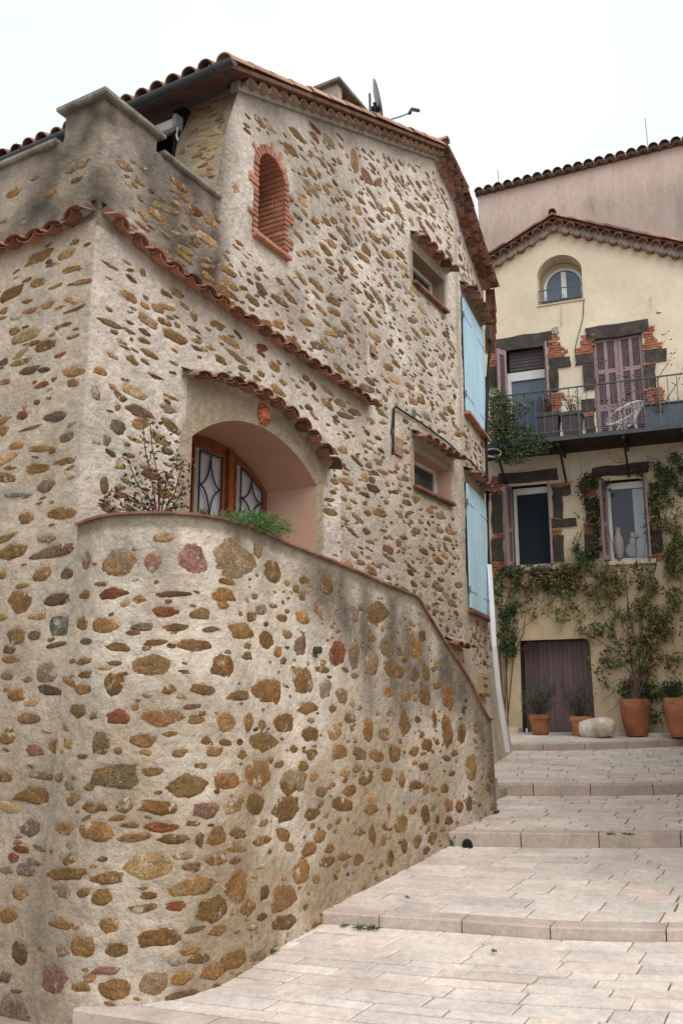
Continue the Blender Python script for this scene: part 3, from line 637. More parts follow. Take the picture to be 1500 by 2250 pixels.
# right hand verge with its two stepped tile rows
tile_course('verge_course', RO, [rr(s, .0, .0) for s in (6.95, 7.3, LF)], NF, 'oldtile', .22, .13, .12)
tile_course('verge_course', RO, [rr(s, .0, .0) for s in (LF, LF+.5, LF+1, LF+1.5, LF+2.2)], NB, 'oldtile', .22, .13, .12)
tile_course('verge_course', RO, [rr(s, .06, .085) for s in (6.95, 7.3, LF)], NF, 'oldtile', .22, .19, .12)
tile_course('verge_course', RO, [rr(s, .06, .085) for s in (LF, LF+.5, LF+1, LF+1.5, LF+2.25)], NB, 'oldtile', .22, .19, .12)
for i in range(9):
    s = 6.98+.345*i; a_, b_ = Vector(rr(s, .17, .19)), Vector(rr(s+.42, .17, .175))
    put('verge_tile', TMl['oldtile'], RO, tmat(a_, b3, b_-a_, False, random.uniform(-.08, .08)))
put('ridge_tile', TMl['verge'], RO, tmat(facfr(6.93, .26, 8.525+.24), Vector((AF[0], AF[1], 0)), -n3)); put('ridge_tile', TMl['verge'], RO, tmat(facfr(6.93, -.1, 8.525+.25), Vector((AF[0], AF[1], 0)), -n3))
for i in range(5):      # tiles closing the far eave corner
    z = 7.72-.20*i; p = bayfr(2.33+.02*i-.05*max(0, i-2), .10-.01*i, z)
    put('corner_tile', TMl['tile'], RO, tmat(p, b3, Vector((AB[0]*.15, AB[1]*.15, -1)), False, random.uniform(-.1, .1)))
gt = MB(); n = 8
vs = []
for o in (.30, -7.6):
    for rad in (.055, .047):
        for k in range(n+1):
            a = math.pi+math.pi*k/n; vs.append(facfr(1.375+rad*math.cos(a), o, 6.335+rad*math.sin(a)))
q = n+1
for k in range(n):
    gt.f += [(k, k+1, 2*q+k+1, 2*q+k), (q+k, 3*q+k, 3*q+k+1, q+k+1), (k, q+k, q+k+1, k+1)]
gt.f += [(0, 2*q, 3*q, q), (n, q+n, 3*q+n, 2*q+n)]; gt.v += [tuple(map(float, v)) for v in vs]; gt.c += [(1, 1, 1)]*len(vs)
vv = [facfr(1.375+.055*math.cos(math.pi+math.pi*k/n), .303, 6.335+.055*math.sin(math.pi+math.pi*k/n)) for k in range(n+1)]
gt.add(vv, [tuple(range(n+1))]); go = gt.build('gutter', M['zinc'], RO)
for o in (.05, -.9, -1.8, -2.7, -3.6, -4.5):
    m = MB(); m.tube([facfr(1.375+.075*math.cos(a), o, 6.335+.075*math.sin(a)) for a in [math.pi+math.pi*k/6 for k in range(7)]]+[facfr(1.62, o, 6.36)], .006, 4); m.build('gutter_bracket', M['zinc'], go)
# chimney
def chfr(x, y, z): return facfr(5.0+x, -.62-y, z)
ch = MB(); ch.box(chfr, 0, .12, 0, .95, 7.4, 8.84); ch.box(chfr, .64, .76, 0, .95, 7.4, 8.84); ch.box(chfr, .12, .64, .83, .95, 7.4, 8.84); ch.box(chfr, .12, .64, 0, .83, 7.4, 8.42)
CH = ch.build('chimney', M['cement'], H)
m = MB(); m.cbox(chfr, -.07, .83, -.07, 1.02, 8.84, 8.90, .012); m.build('chimney_cap', M['coping'], CH)
# ------------------------------------------------------------------ openings of the stone house
tile_course('tile_string_course', fwo, [wallfr(.03, .0, 4.08), wallfr(.3, .0, 4.0), wallfr(.7, .0, 3.945)]+[wallfr(s, .0, 3.965-.035*s) for s in (1.2, 2, 3, 4, 4.75)], NF, 'tile', .235, .15, .30)
tile_course('tile_string_course', swo, [wallfr(s, .0, 4.0) for s in (-2.6, -1.3, -.35)]+[wallfr(-.02, 0, 4.09)], NL, 'tile', .235, .15, .30)
def wallbox(name, s0, s1, o0, o1, z0, z1, mat, parent, fr=facfr, b=.006):
    m = MB(); m.cbox(fr, s0, s1, o0, o1, z0, z1, b); return m.build(name, M[mat], parent)
# arched window
AW = thing('tmp', 'x', 'x', facfr(2.4, 0, 1.2)); AW.name = 'arched_window'; WORLD['arched_window'] = WORLD.pop('tmp', Matrix.Translation(Vector(facfr(2.4, 0, 1.2))))
for k in ('label', 'category'): del AW[k]
AW.parent = H; AW.matrix_parent_inverse = WORLD[H.name].inverted()
outl = archhole(1.30, 3.47, 1.15, 2.46, .385, 30); inl = archhole(1.36, 3.41, 1.15, 2.44, .37, 30); nn = len(outl)
m = MB(); m.add([facfr(p[0], .012, p[1]) for p in outl]+[facfr(p[0], -.66, p[1]) for p in inl], [(i, (i+1) % nn, nn+(i+1) % nn, nn+i) for i in range(nn)])
m.build('reveal', M['apricot'], AW, False)
m = MB(); m.prism(facfr, [(p[0], p[1]) for p in inl], -.70, -.62); fro = m.build('wooden_frame', M['wood'], AW)
def ztop(s): # arch of the frame
    c = 2.385; hw = 1.025; ri = .37; r_ = (hw*hw+ri*ri)/(2*ri); return 2.44+ri-r_+math.sqrt(max(0, r_*r_-(s-c)**2))
for (a, b) in ((1.44, 1.98), (2.09, 2.55), (2.80, 3.30)):
    top = [(b-(b-a)*i/6, min(2.66, ztop(b-(b-a)*i/6)-.105)) for i in range(7)]
    poly = [(a, 1.42), (b, 1.42)]+top; c_ = ((a+b)/2, 2.0)
    m = MB(); m.prism(facfr, poly, -.63, -.612); pn = m.build('pane', M['curtain'], AW)
    m = MB(); big = [(c_[0]+(x-c_[0])*1.13, z+(.035 if z > 1.5 else -.03)) for x, z in poly]; n_ = len(poly)
    m.add([facfr(x, -.59, z) for x, z in poly]+[facfr(x, -.59, z) for x, z in big]+[facfr(x, -.63, z) for x, z in poly]+[facfr(x, -.63, z) for x, z in big],
          [(i, (i+1) % n_, n_+(i+1) % n_, n_+i) for i in range(n_)]+[(i, 2*n_+i, 2*n_+(i+1) % n_, (i+1) % n_) for i in range(n_)]+[(n_+i, n_+(i+1) % n_, 3*n_+(i+1) % n_, 3*n_+i) for i in range(n_)])
    m.build('sash', M['wood'], AW)
    m = MB(); tp = min(t[1] for t in top); x0, x1 = a+.05, b-.05; cx = (x0+x1)/2; z1 = min(tp+.06, 2.62)-.03; z0 = 1.50; O = -.575
    zr = lambda s: min(2.66, ztop(s)-.105)-.035
    m.tube([facfr(x0, O, z0), facfr(x0, O, zr(x0))], .011, 5); m.tube([facfr(x1, O, z0), facfr(x1, O, zr(x1))], .011, 5)
    m.tube([facfr(x0+(x1-x0)*i/6, O, zr(x0+(x1-x0)*i/6)) for i in range(7)], .011, 5)
    zc = 2.27; m.tube([facfr(x0, O, 1.9), facfr(x1, O, 1.9)], .011, 5)
    zt = zr(cx)
    for sx in (-1, 1):
        for zz in (zt, 2*zc-zt):
            m.tube([facfr(cx+sx*(x1-x0)/2*(1-math.cos(t*math.pi/2)), O, zz+(zc-zz)*math.sin(t*math.pi/2)) for t in [i/8 for i in range(9)]], .010, 5)
    m.build('iron_grille', M['black'], AW)
wallbox('mullion', 2.63, 2.72, -.62, -.57, 1.2, ztop(2.68)-.02, 'wood', AW); wallbox('threshold', 1.33, 3.44, -.62, .0, 1.12, 1.2, 'apricot', AW)
tile_course('tile_canopy', AW, [facfr(s, 0, z) for s, z in ((1.12, 2.99), (1.5, 3.09), (1.9, 3.15), (2.3, 3.165), (2.7, 3.12), (3.1, 3.01), (3.45, 2.87), (3.75, 2.72))], NF, 'oldtile', .245, .19, .22)
# brick niche
NI = MB(); nl = NICHE; k = len(nl)
NI.add([facfr(p[0], .0, p[1]) for p in nl]+[facfr(p[0], -.45, p[1]) for p in nl], [(i, (i+1) % k, k+(i+1) % k, k+i) for i in range(k)]+[tuple(range(k, 2*k))])
NIo = NI.build('brick_niche', M['brickmortar'], H); ch_ = .0605
def brick(s0, s1, o0, o1, z0, z1):
    m = MB(); m.cbox(facfr, s0, s1, o0, o1, z0, z1, .004); m.build('brick', M['brick'], NIo)
for i in range(13):
    z = 4.94+i*ch_+.003
    for sd_ in (-1, 1):
        ln = .17 if i in ((3, 9, 10) if sd_ < 0 else (2, 3, 7, 8, 12)) else .072+random.uniform(-.012, .012)
        e_ = 2.23 if sd_ < 0 else 2.75
        a_, b_ = (e_-ln, e_+.006) if sd_ < 0 else (e_-.006, e_+ln)
        brick(a_, b_, -.13, .022+random.uniform(-.004, .006), z, z+ch_-.011)
    if i in (5, 9):     # bricks set on end in the jamb
        brick(2.738, 2.78, -.42, -.36, z, z+2*ch_-.012); brick(2.738, 2.78, -.35, -.145, z, z+ch_-.011)
    else: brick(2.736+random.uniform(0, .006), 2.78, -.42 if i not in (6, 10) else -.35, -.145, z, z+ch_-.011)
    for (xa, xb) in (((2.24, 2.43), (2.44, 2.63), (2.64, 2.73)) if i % 2 else ((2.24, 2.33), (2.34, 2.53), (2.54, 2.73))): brick(xa, xb, -.47, -.43, z, z+ch_-.011)
for i in range(15):
    a = math.pi*(i+.5)/15; c_, s_ = math.cos(a), math.sin(a); r0, r1 = .255, .255+(.17 if i in (5, 7, 12) else .085+random.uniform(-.01, .02)); hw = .021
    m = MB(); P = lambda r, t, o: facfr(2.49+r*c_-t*s_, o, 5.735+r*s_*1.03+t*c_)
    vs = [P(r, t, o) for o in (-.42, .02+random.uniform(-.003, .006)) for (r, t) in ((r0, -hw), (r1, -hw*1.25), (r1, hw*1.25), (r0, hw))]
    m.add(vs, [(0, 1, 2, 3), (7, 6, 5, 4), (0, 4, 5, 1), (1, 5, 6, 2), (2, 6, 7, 3), (3, 7, 4, 0)]); m.build('brick', M['brick'], NIo)
sl = wallbox('sill', 2.17, 2.83, -.12, .07, 4.885, 4.935, 'brick', NIo)
# two small windows
def small_window(nm, R_, rev, depth, canopy, inner):
    s0, z0, s1, z1 = R_[0][0], R_[0][1], R_[2][0], R_[2][1]
    m = MB(); o0 = -depth-.06
    m.add([facfr(*q) for q in ((s0, .012, z0), (s1, .012, z0), (s1, .012, z1), (s0, .012, z1), (s0, o0, z0), (s1, o0, z0), (s1, o0, z1), (s0, o0, z1))], [(0, 1, 5, 4), (1, 2, 6, 5), (2, 3, 7, 6), (3, 0, 4, 7), (4, 5, 6, 7)])
    W_ = m.build(nm, rev, H)
    f = MB(); t = .05
    for (a, b, c, d) in ((s0, s1, z0, z0+t), (s0, s1, z1-t, z1), (s0, s0+t, z0+t, z1-t), (s1-t, s1, z0+t, z1-t)): f.cbox(facfr, a, b, -depth, -depth+.05, c, d, .004)
    f.build('window_frame', M['white'], W_)
    f = MB(); f.box(facfr, s0+t, s1-t, -depth+.005, -depth+.012, z0+t, z1-t); f.build('pane', M['glass'], W_)
    wallbox('sill', s0-.03, s1+.06, -depth+.05, .075, z0-.05, z0+.002, 'tile', W_, b=.01)
    tile_course('tile_canopy', W_, [facfr(s0-.06, 0, canopy), facfr((s0+s1)/2, 0, canopy+.01), facfr(s1+.16, 0, canopy)], NF, 'oldtile', .235, .22, .25)
small_window('small_window', WM, M['apricot'], .26, 3.72, True); small_window('small_window', WU, pm('brown render', (.27, .21, .155), var=.1), .24, 6.76, True)
# shutters on the bay
def shutters(s0, s1, z0, z1, canopy):
    m = MB(); m.box(bayfr, s0-.02, s1+.02, -.10, .006, z0-.02, z1+.02); W_ = m.build('shuttered_window', M['dark'], H)
    mid = (s0+s1)/2
    for (a, b, sd_) in ((s0, mid-.006, -1), (mid+.006, s1, 1)):
        lf = MB(); npl = 6; pwid = (b-a)/npl
        for i in range(npl): lf.cbox(bayfr, a+i*pwid+.0025, a+(i+1)*pwid-.0025, .018, .05, z0, z1, .006)
        lo = lf.build('shutter', M['blue'], W_)
        for zz in (z0+.27, z1-.3):
            h = MB(); x0, x1 = (a-.03, a+.42*(b-a)*1.6) if sd_ < 0 else (b-.42*(b-a)*1.6, b+.03)
            h.box(bayfr, x0, x1, .051, .058, zz-.016, zz+.016); h.build('strap_hinge', M['blue'], lo)
            h = MB(); xx = a-.025 if sd_ < 0 else b+.025; h.tube([bayfr(xx, .045, zz-.05), bayfr(xx, .045, zz+.05)], .012, 6); h.build('hinge_pin', M['iron'], lo)
    wallbox('sill', s0-.06, s1+.08, -.02, .11, z0-.085, z0-.03, 'tile', W_, bayfr, .01)
    tile_course('tile_canopy', W_, [bayfr(s0-.05, 0, canopy), bayfr(mid, 0, canopy+.02), bayfr(s1+.12, 0, canopy)], NB, 'oldtile', .235, .24, .25)
shutters(.27, 1.80, 4.69, 6.62, 6.82); shutters(.13, 1.50, 1.53, 3.46, 3.64)
# small covered recess low on the facade beside the stair
m = MB(); m.box(facfr, 6.95, 7.5, -.02, .02, -.3, .86); rc = m.build('rendered_recess', M['apricot'], H)
tile_course('tile_canopy', rc, [facfr(6.92, 0, .96), facfr(7.55, 0, .95)], NF, 'tile', .17, .20, .25)
# ventilation grilles
def grille(s0, s1, z0, z1, nx, nz_):
    m = MB(); t = .022; m.box(facfr, s0, s1, -.03, .004, z0, z1); g_ = m.build('vent_grille', M['dark'], H); f = MB()
    for i in range(nx+1): x = s0+(s1-s0-t)*i/nx; f.box(facfr, x, x+t, .0, .028, z0, z1)
    for i in range(nz_+1): z = z0+(z1-z0-t)*i/nz_; f.box(facfr, s0+.001, s1-.001, .001, .026, z, z+t)
    f.build('clay_grid', M['verge'], g_)
grille(5.42, 5.64, 3.32, 3.57, 3, 2); grille(4.78, 4.89, 4.5, 4.62, 2, 1)
# ------------------------------------------------------------------ curved stair wall in front of the house
W0 = Vector((-.187, 7.867)); AW_ = dirv(31.8); NW = np.array([AW_[1], -AW_[0]])
tl = lambda t: Vector((W0.x+AW_[0]*t-NW[0]*.07, W0.y+AW_[1]*t-NW[1]*.07))
ctrl = [Vector((-2.02, 6.84)), Vector((-1.75, 6.60)), Vector((-1.5, 6.53)), Vector((-1.3, 6.53)), Vector((-1.11, 6.59)), Vector((-.88, 6.79)), Vector((-.70, 7.10))]+[tl(t) for t in (-.5, 0, .7, 1.4, 2.1, 2.8, 3.3, 3.74)]
path = []
for i in range(len(ctrl)-1):
    p0, p1, p2, p3 = ctrl[max(0, i-1)], ctrl[i], ctrl[i+1], ctrl[min(len(ctrl)-1, i+2)]
    for k in range(12):
        t = k/12; path.append(.5*((2*p1)+(p2-p0)*t+(2*p0-5*p1+4*p2-p3)*t*t+(3*p1-p0-3*p2+p3)*t**3))
path.append(ctrl[-1]); PL = [0]
for a, b in zip(path, path[1:]): PL.append(PL[-1]+(b-a).length)
PX = np.array([[p.x, p.y] for p in path]); PLa = np.array(PL); UT = PL[-1]
def retfr(u, o, z):
    u = min(max(u, -.3), UT+.2); x = np.interp(u, PLa, PX[:, 0]); y = np.interp(u, PLa, PX[:, 1])
    e = .06; x2, y2 = np.interp(u+e, PLa, PX[:, 0]), np.interp(u+e, PLa, PX[:, 1]); x1, y1 = np.interp(u-e, PLa, PX[:, 0]), np.interp(u-e, PLa, PX[:, 1])
    d = math.hypot(x2-x1, y2-y1) or 1; nx, ny = (y2-y1)/d, -(x2-x1)/d; q = o+.035*max(0, 1.4-z)
    return (x+nx*q, y+ny*q, z)
def t2u(t): return UT-(3.74-t)
CAPZ = [(0, 1.40), (.5, 1.42), (1.6, 1.43), (t2u(-.44), 1.39), (t2u(.42), 1.325), (t2u(1.28), 1.24), (t2u(1.96), 1.185), (t2u(2.22), .985), (t2u(2.55), .755), (t2u(2.84), .575), (t2u(3.19), .33), (t2u(3.5), .03), (t2u(3.62), -.07), (UT, -.09)]
capz = lambda u: float(np.interp(u, [c[0] for c in CAPZ], [c[1] for c in CAPZ]))
RW = thing('stair_wall', 'low curved rubble stone wall with terracotta coping in front of the house', 'wall', (-.8, 6.6, -2.05))
def retcol(p, u, z, d):
    n1 = NZ(p, .6); n2 = NZ(p, 1.9); n3 = NZ((p[0]*4, p[1]*4, p[2]*.7), 1.0); n4 = NZ((p[0]+9, p[1], p[2]), .9)
    c = mixc((.62, .545, .455), (.46, .385, .295), .4+n1+.8*n2+.5*NZ(p, 5))
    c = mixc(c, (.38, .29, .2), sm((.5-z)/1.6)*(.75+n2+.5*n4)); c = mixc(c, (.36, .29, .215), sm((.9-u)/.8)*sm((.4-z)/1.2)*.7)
    if u < .7: c = mixc(housecol(p, -.3-u, z, 9), c, sm(u/.6))
    dz = capz(u)-z
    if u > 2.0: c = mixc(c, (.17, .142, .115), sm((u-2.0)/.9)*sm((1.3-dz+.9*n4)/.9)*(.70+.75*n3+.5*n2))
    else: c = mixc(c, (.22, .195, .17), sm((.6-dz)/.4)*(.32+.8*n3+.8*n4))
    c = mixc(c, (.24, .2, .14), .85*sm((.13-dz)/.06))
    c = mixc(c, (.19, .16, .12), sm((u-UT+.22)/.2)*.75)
    if z > -1.9: c = mixc(c, (.30, .23, .16), .45*sm(n4*3)*sm((-.4-z)/.6))
    return c
ret_poly = [(0, -2.1), (UT, -2.1)]+[(u, z) for u, z in reversed(CAPZ)]
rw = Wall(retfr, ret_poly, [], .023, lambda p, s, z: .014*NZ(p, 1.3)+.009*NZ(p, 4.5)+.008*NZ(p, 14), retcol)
R1 = [(560, 285, 160, 130, 'g'), (405, 290, 40, 110, 'p'), (725, 285, 80, 95, 'p'), (770, 175, 110, 50, 'g'), (910, 270, 130, 150, 'p'), (1115, 285, 165, 190, 'g'), (1212, 235, 55, 85, 'g'), (1285, 340, 90, 120, 'o'), (1350, 392, 25, 30, 'g'), (480, 392, 55, 20, 'b'), (400, 448, 50, 40, 'b'), (525, 445, 130, 60, 'r'), (655, 468, 60, 38, 'b'), (815, 445, 175, 32, 'd'), (1062, 443, 95, 62, 'b'), (775, 525, 130, 52, 'r'), (945, 532, 115, 60, 'b'), (495, 588, 130, 75, 'o'), (678, 597, 105, 40, 'g'), (830, 592, 115, 37, 'd'), (990, 605, 80, 24, 'b'), (1135, 618, 115, 80, 'b'), (1185, 545, 45, 45, 'b'), (1325, 552, 65, 32, 'b'), (1257, 655, 70, 85, 'b'), (1420, 550, 65, 60, 'b'), (1350, 630, 50, 40, 'y'), (410, 665, 60, 28, 'k'), (560, 685, 140, 42, 'b'), (730, 672, 120, 32, 'b'), (925, 680, 155, 55, 'b'), (400, 755, 80, 40, 'b'), (545, 762, 70, 26, 'b'), (715, 775, 180, 95, 'o'), (875, 805, 60, 20, 'd'), (1055, 785, 120, 105, 'b'), (1165, 728, 55, 35, 'b'), (1078, 708, 35, 25, 'b'), (395, 820, 75, 32, 'b'), (535, 865, 95, 100, 'b'), (795, 890, 60, 50, 'b'), (965, 895, 125, 52, 'b'), (1125, 918, 110, 55, 'b'), (1262, 890, 130, 115, 'b'), (1415, 845, 100, 110, 'b'), (390, 892, 90, 50, 'b'), (370, 990, 65, 65, 'd'), (440, 1005, 35, 40, 'g'), (555, 1018, 120, 75, 'r'), (765, 1018, 180, 80, 'b'), (645, 963, 30, 45, 'o'), (908, 965, 90, 24, 'd'), (925, 1032, 75, 45, 'b'), (1065, 1040, 95, 100, 'o'), (1170, 1040, 45, 80, 'b'), (1235, 1060, 40, 55, 'b'), (1340, 1045, 100, 90, 'b'), (1450, 975, 90, 45, 'b'), (1458, 1095, 70, 60, 'b'), (480, 1140, 70, 100, 'd'), (675, 1132, 125, 65, 'b'), (555, 1180, 40, 35, 'b'), (805, 1100, 65, 22, 'b'), (850, 1185, 70, 40, 'b'), (965, 1125, 65, 38, 'b'), (1060, 1133, 50, 32, 'b'), (1132, 1130, 30, 30, 'r'), (1005, 1185, 75, 55, 'b'), (1140, 1195, 50, 45, 'b'), (1250, 1140, 125, 90, 'b'), (1380, 1170, 40, 38, 'b'), (520, 1270, 90, 35, 'b'), (715, 1272, 90, 35, 'b'), (945, 1243, 75, 28, 'b'), (1470, 1195, 60, 40, 'b'), (1425, 1250, 50, 40, 'b'), (1310, 1240, 50, 30, 'g')]
R2 = [(555, 125, 200, 105, 'd'), (715, 97, 90, 32, 'b'), (885, 157, 170, 100, 'b'), (1075, 140, 110, 90, 'b'), (1215, 100, 125, 130, 'b'), (1380, 145, 115, 100, 'g'), (345, 222, 60, 55, 'o'), (448, 268, 95, 45, 'b'), (588, 255, 75, 70, 'g'), (755, 268, 180, 65, 'b'), (970, 280, 115, 80, 'p'), (1100, 262, 80, 50, 'o'), (1205, 255, 75, 110, 'b'), (1340, 265, 125, 100, 'b'), (305, 370, 90, 65, 'o'), (455, 385, 130, 90, 'b'), (610, 348, 95, 24, 'b'), (762, 357, 150, 45, 'r'), (910, 343, 60, 22, 'b'), (632, 415, 130, 38, 'b'), (820, 418, 125, 45, 'b'), (938, 420, 40, 75, 'd'), (1020, 395, 80, 85, 'b'), (1125, 393, 90, 50, 'b'), (1235, 428, 90, 40, 'b'), (865, 490, 95, 35, 'g'), (1018, 510, 95, 45, 'b'), (1110, 462, 90, 30, 'b'), (1115, 518, 50, 25, 'b'), (705, 550, 190, 110, 'y'), (910, 552, 80, 45, 'b'), (298, 580, 150, 55, 'b'), (510, 597, 140, 50, 'b'), (900, 640, 170, 75, 'b'), (1128, 635, 105, 130, 'o'), (1415, 570, 80, 95, 'b'), (1330, 690, 115, 110, 'o'), (485, 690, 80, 70, 'b'), (695, 677, 80, 35, 'b'), (825, 735, 85, 45, 'r'), (680, 745, 110, 40, 'o'), (1000, 740, 120, 120, 'b'), (1165, 740, 60, 75, 'b'), (300, 815, 130, 40, 'b'), (510, 825, 90, 65, 'b'), (395, 910, 90, 85, 'b'), (735, 890, 170, 80, 'b'), (920, 838, 75, 22, 'd'), (1030, 850, 85, 50, 'b'), (1335, 800, 140, 60, 'b'), (555, 942, 110, 60, 'b'), (900, 935, 80, 30, 'b'), (945, 985, 90, 45, 'b'), (820, 995, 45, 28, 's'), (1095, 985, 110, 75, 'b'), (1010, 1045, 105, 75, 'b'), (865, 1065, 85, 50, 'b'), (245, 1075, 90, 115, 'p'), (540, 1125, 140, 75, 'b'), (720, 1100, 110, 85, 'g'), (885, 1145, 150, 45, 'b'), (495, 1040, 110, 35, 'p'), (380, 1112, 80, 38, 'b'), (1215, 965, 70, 50, 'g')]
R3 = [(320, 235, 75, 100, 'b'), (175, 300, 40, 80, 'g'), (265, 380, 50, 120, 'g'), (175, 428, 80, 75, 'o'), (485, 415, 60, 100, 'p'), (625, 390, 135, 135, 'b'), (45, 430, 80, 45, 'b'), (80, 530, 60, 50, 'y'), (170, 595, 75, 140, 'k'), (385, 640, 110, 175, 'r'), (485, 650, 60, 190, 'g'), (60, 690, 50, 40, 'k'), (170, 810, 130, 135, 'b'), (310, 850, 75, 110, 'g'), (410, 900, 80, 110, 'g'), (290, 745, 110, 40, 'd'), (690, 600, 90, 150, 'g'), (595, 700, 75, 165, 'g'), (850, 600, 75, 140, 'b'), (725, 740, 130, 100, 'b'), (850, 770, 50, 90, 'k'), (915, 755, 55, 120, 'b'), (690, 880, 80, 70, 'b'), (800, 905, 65, 65, 'o'), (915, 900, 80, 110, 'b'), (985, 830, 55, 45, 'b'), (1050, 920, 70, 150, 'b'), (210, 970, 120, 60, 'b'), (20, 890, 60, 120, 'b'), (460, 1035, 90, 55, 'b'), (565, 1100, 60, 145, 'b'), (785, 1065, 65, 175, 'b'), (865, 1035, 45, 40, 'b'), (965, 1035, 35, 110, 'b'), (1040, 1095, 65, 210, 'b'), (1130, 1120, 55, 130, 'b'), (65, 1070, 130, 110, 'b'), (220, 1125, 100, 80, 'b'), (365, 1120, 80, 100, 'o'), (660, 1135, 75, 85, 'b'), (890, 1130, 35, 35, 'b'), (925, 1195, 65, 70, 'b'), (120, 1215, 50, 50, 'b'), (230, 1250, 60, 65, 'b'), (400, 1235, 105, 85, 'b'), (525, 1250, 80, 70, 'g'), (620, 1260, 90, 75, 'b'), (725, 1245, 65, 115, 'b'), (845, 1230, 65, 55, 'b'), (905, 1320, 70, 50, 'b'), (1040, 1270, 55, 35, 'b'), (1185, 1340, 75, 160, 'o'), (180, 1320, 70, 60, 'b'), (35, 1310, 65, 45, 'b'), (555, 1380, 95, 80, 'b'), (680, 1370, 80, 80, 'b'), (770, 1395, 45, 95, 'b'), (860, 1430, 95, 50, 'b'), (960, 1455, 45, 30, 'b'), (1030, 1455, 60, 60, 'b'), (115, 1410, 160, 130, 'b'), (285, 1470, 75, 65, 'k'), (465, 1465, 80, 60, 'b'), (1070, 1360, 40, 35, 'd'), (1050, 1550, 45, 65, 'b'), (1120, 1560, 55, 70, 'b'), (1175, 1550, 40, 80, 'd'), (420, 1555, 125, 90, 'b'), (580, 1575, 85, 65, 'b'), (690, 1585, 25, 90, 'b'), (835, 1590, 50, 45, 'b'), (910, 1615, 55, 110, 'b'), (770, 1670, 80, 100, 'b'), (80, 1590, 150, 120, 'b'), (230, 1600, 95, 75, 'b'), (985, 1640, 30, 50, 'd'), (1055, 1650, 50, 55, 'b'), (285, 1740, 80, 75, 'b'), (60, 1725, 80, 70, 'b'), (590, 1720, 40, 110, 'b'), (515, 1710, 70, 45, 'b'), (865, 1770, 55, 70, 'b'), (955, 1755, 60, 75, 'b'), (785, 1800, 35, 80, 'b'), (660, 1760, 35, 55, 'b'), (220, 1820, 100, 80, 'b'), (345, 1810, 70, 50, 'b'), (430, 1860, 90, 40, 'b'), (510, 1875, 65, 60, 'b'), (700, 1870, 45, 90, 'b'), (330, 1890, 80, 50, 'b')]
rres = []
px_stones(rw, R1, 0, 1100, 2.143, rres); px_stones(rw, R2, 0, 1650, 2.143, rres); px_stones(rw, R3, 600, 1200, 2.727, rres)
fill_stones(rw, 420, rres, (.05, UT-.05, -1.95, 1.35), (.045, .20), .11, -.004, lambda a, b, w_, h_: b+h_ < capz(a)-.12, list('bbbbbooooggggdyy'), 9)
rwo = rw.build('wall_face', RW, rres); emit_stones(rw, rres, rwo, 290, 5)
# terracotta coping slabs and body
cuts = [0]
while cuts[-1] < UT-.15: cuts.append(cuts[-1]+random.uniform(.26, .34))
cuts[-1] = UT+.02; cuts += [c[0] for c in CAPZ[6:-1]]; cuts = sorted(set(round(c, 3) for c in cuts)); cuts = [c for i, c in enumerate(cuts) if i == 0 or c-cuts[i-1] > .05]
for a, b in zip(cuts, cuts[1:]):
    m = MB(); vs = []
    for i in range(4):
        u = a+.003+(b-a-.006)*i/3; z = capz(u); vs += [retfr(u, .030, z-.003), retfr(u, .034, z+.014), retfr(u, -.30, z+.018), retfr(u, -.30, z-.003)]
    m.add(vs, [(i*4+j, i*4+(j+1) % 4, i*4+4+(j+1) % 4, i*4+4+j) for i in range(3) for j in range(4)]+[(3, 2, 1, 0), (12, 13, 14, 15)]); m.build('coping_tile', M['coptile'], RW)
m = MB(); N_ = 60; vs = []
for i in range(N_+1):
    u = .02+(UT-.02)*i/N_; z = capz(u)-.004; vs += [retfr(u, -.03, -2.1), retfr(u, -.03, z), retfr(u, -.28, z), retfr(u, -.28, -2.1)]
m.add(vs, [(i*4+j, i*4+j+1, i*4+4+j+1, i*4+4+j) for i in range(N_) for j in (1, 2)]+[(N_*4+3, N_*4+2, N_*4+1, N_*4)]); m.build('wall_core', M['cement'], RW)
m = MB(); p = rw.pick(690, 1430)[0]; m.tube([retfr(p[0], -.05, p[1]+.005), retfr(p[0], .06, p[1])], .032, 10, cap=False); m.tube([retfr(p[0], -.05, p[1]+.005), retfr(p[0], .055, p[1])], .024, 10); m.build('drain_pipe', M['zinc'], RW)
# planting bed and stair behind the wall
m = MB(); m.add([(*wallfr(s, .01, 1.36)[:2], 1.36) for s in (.05, .9, 1.8, 2.6, 3.3)]+[(*retfr(u, -.25, 1.36)[:2], 1.36) for u in (t2u(.6), t2u(0), t2u(-.5), 2.0, 1.5, 1.0, .5)], [tuple(range(12))])
tag(m.build('planting_bed', M['soil']), 'soil bed behind the curved wall', None, kind='structure')
m = MB()
for i in range(11): m.box(facfr, 3.3+i*.36, 3.3+(i+1)*.36, .02, .85, -2.0, .30-.14*i)
tag(m.build('side_stair', M['cement']), 'narrow cement stair hidden between curved wall and house', None, kind='structure')
m = MB(); v3 = [Vector(atz(x, y, -1.135)) for x, y in ((1083, 1779), (1112, 1764), (1083, 1757))]; m.add(v3+[q+Vector((0, 0, .035)) for q in v3], [(3, 4, 5), (0, 1, 4, 3), (1, 2, 5, 4), (2, 0, 3, 5)])
tag(m.build('corner_step', M['brick']), 'small brown wedge step at the far foot of the curved wall', 'step')
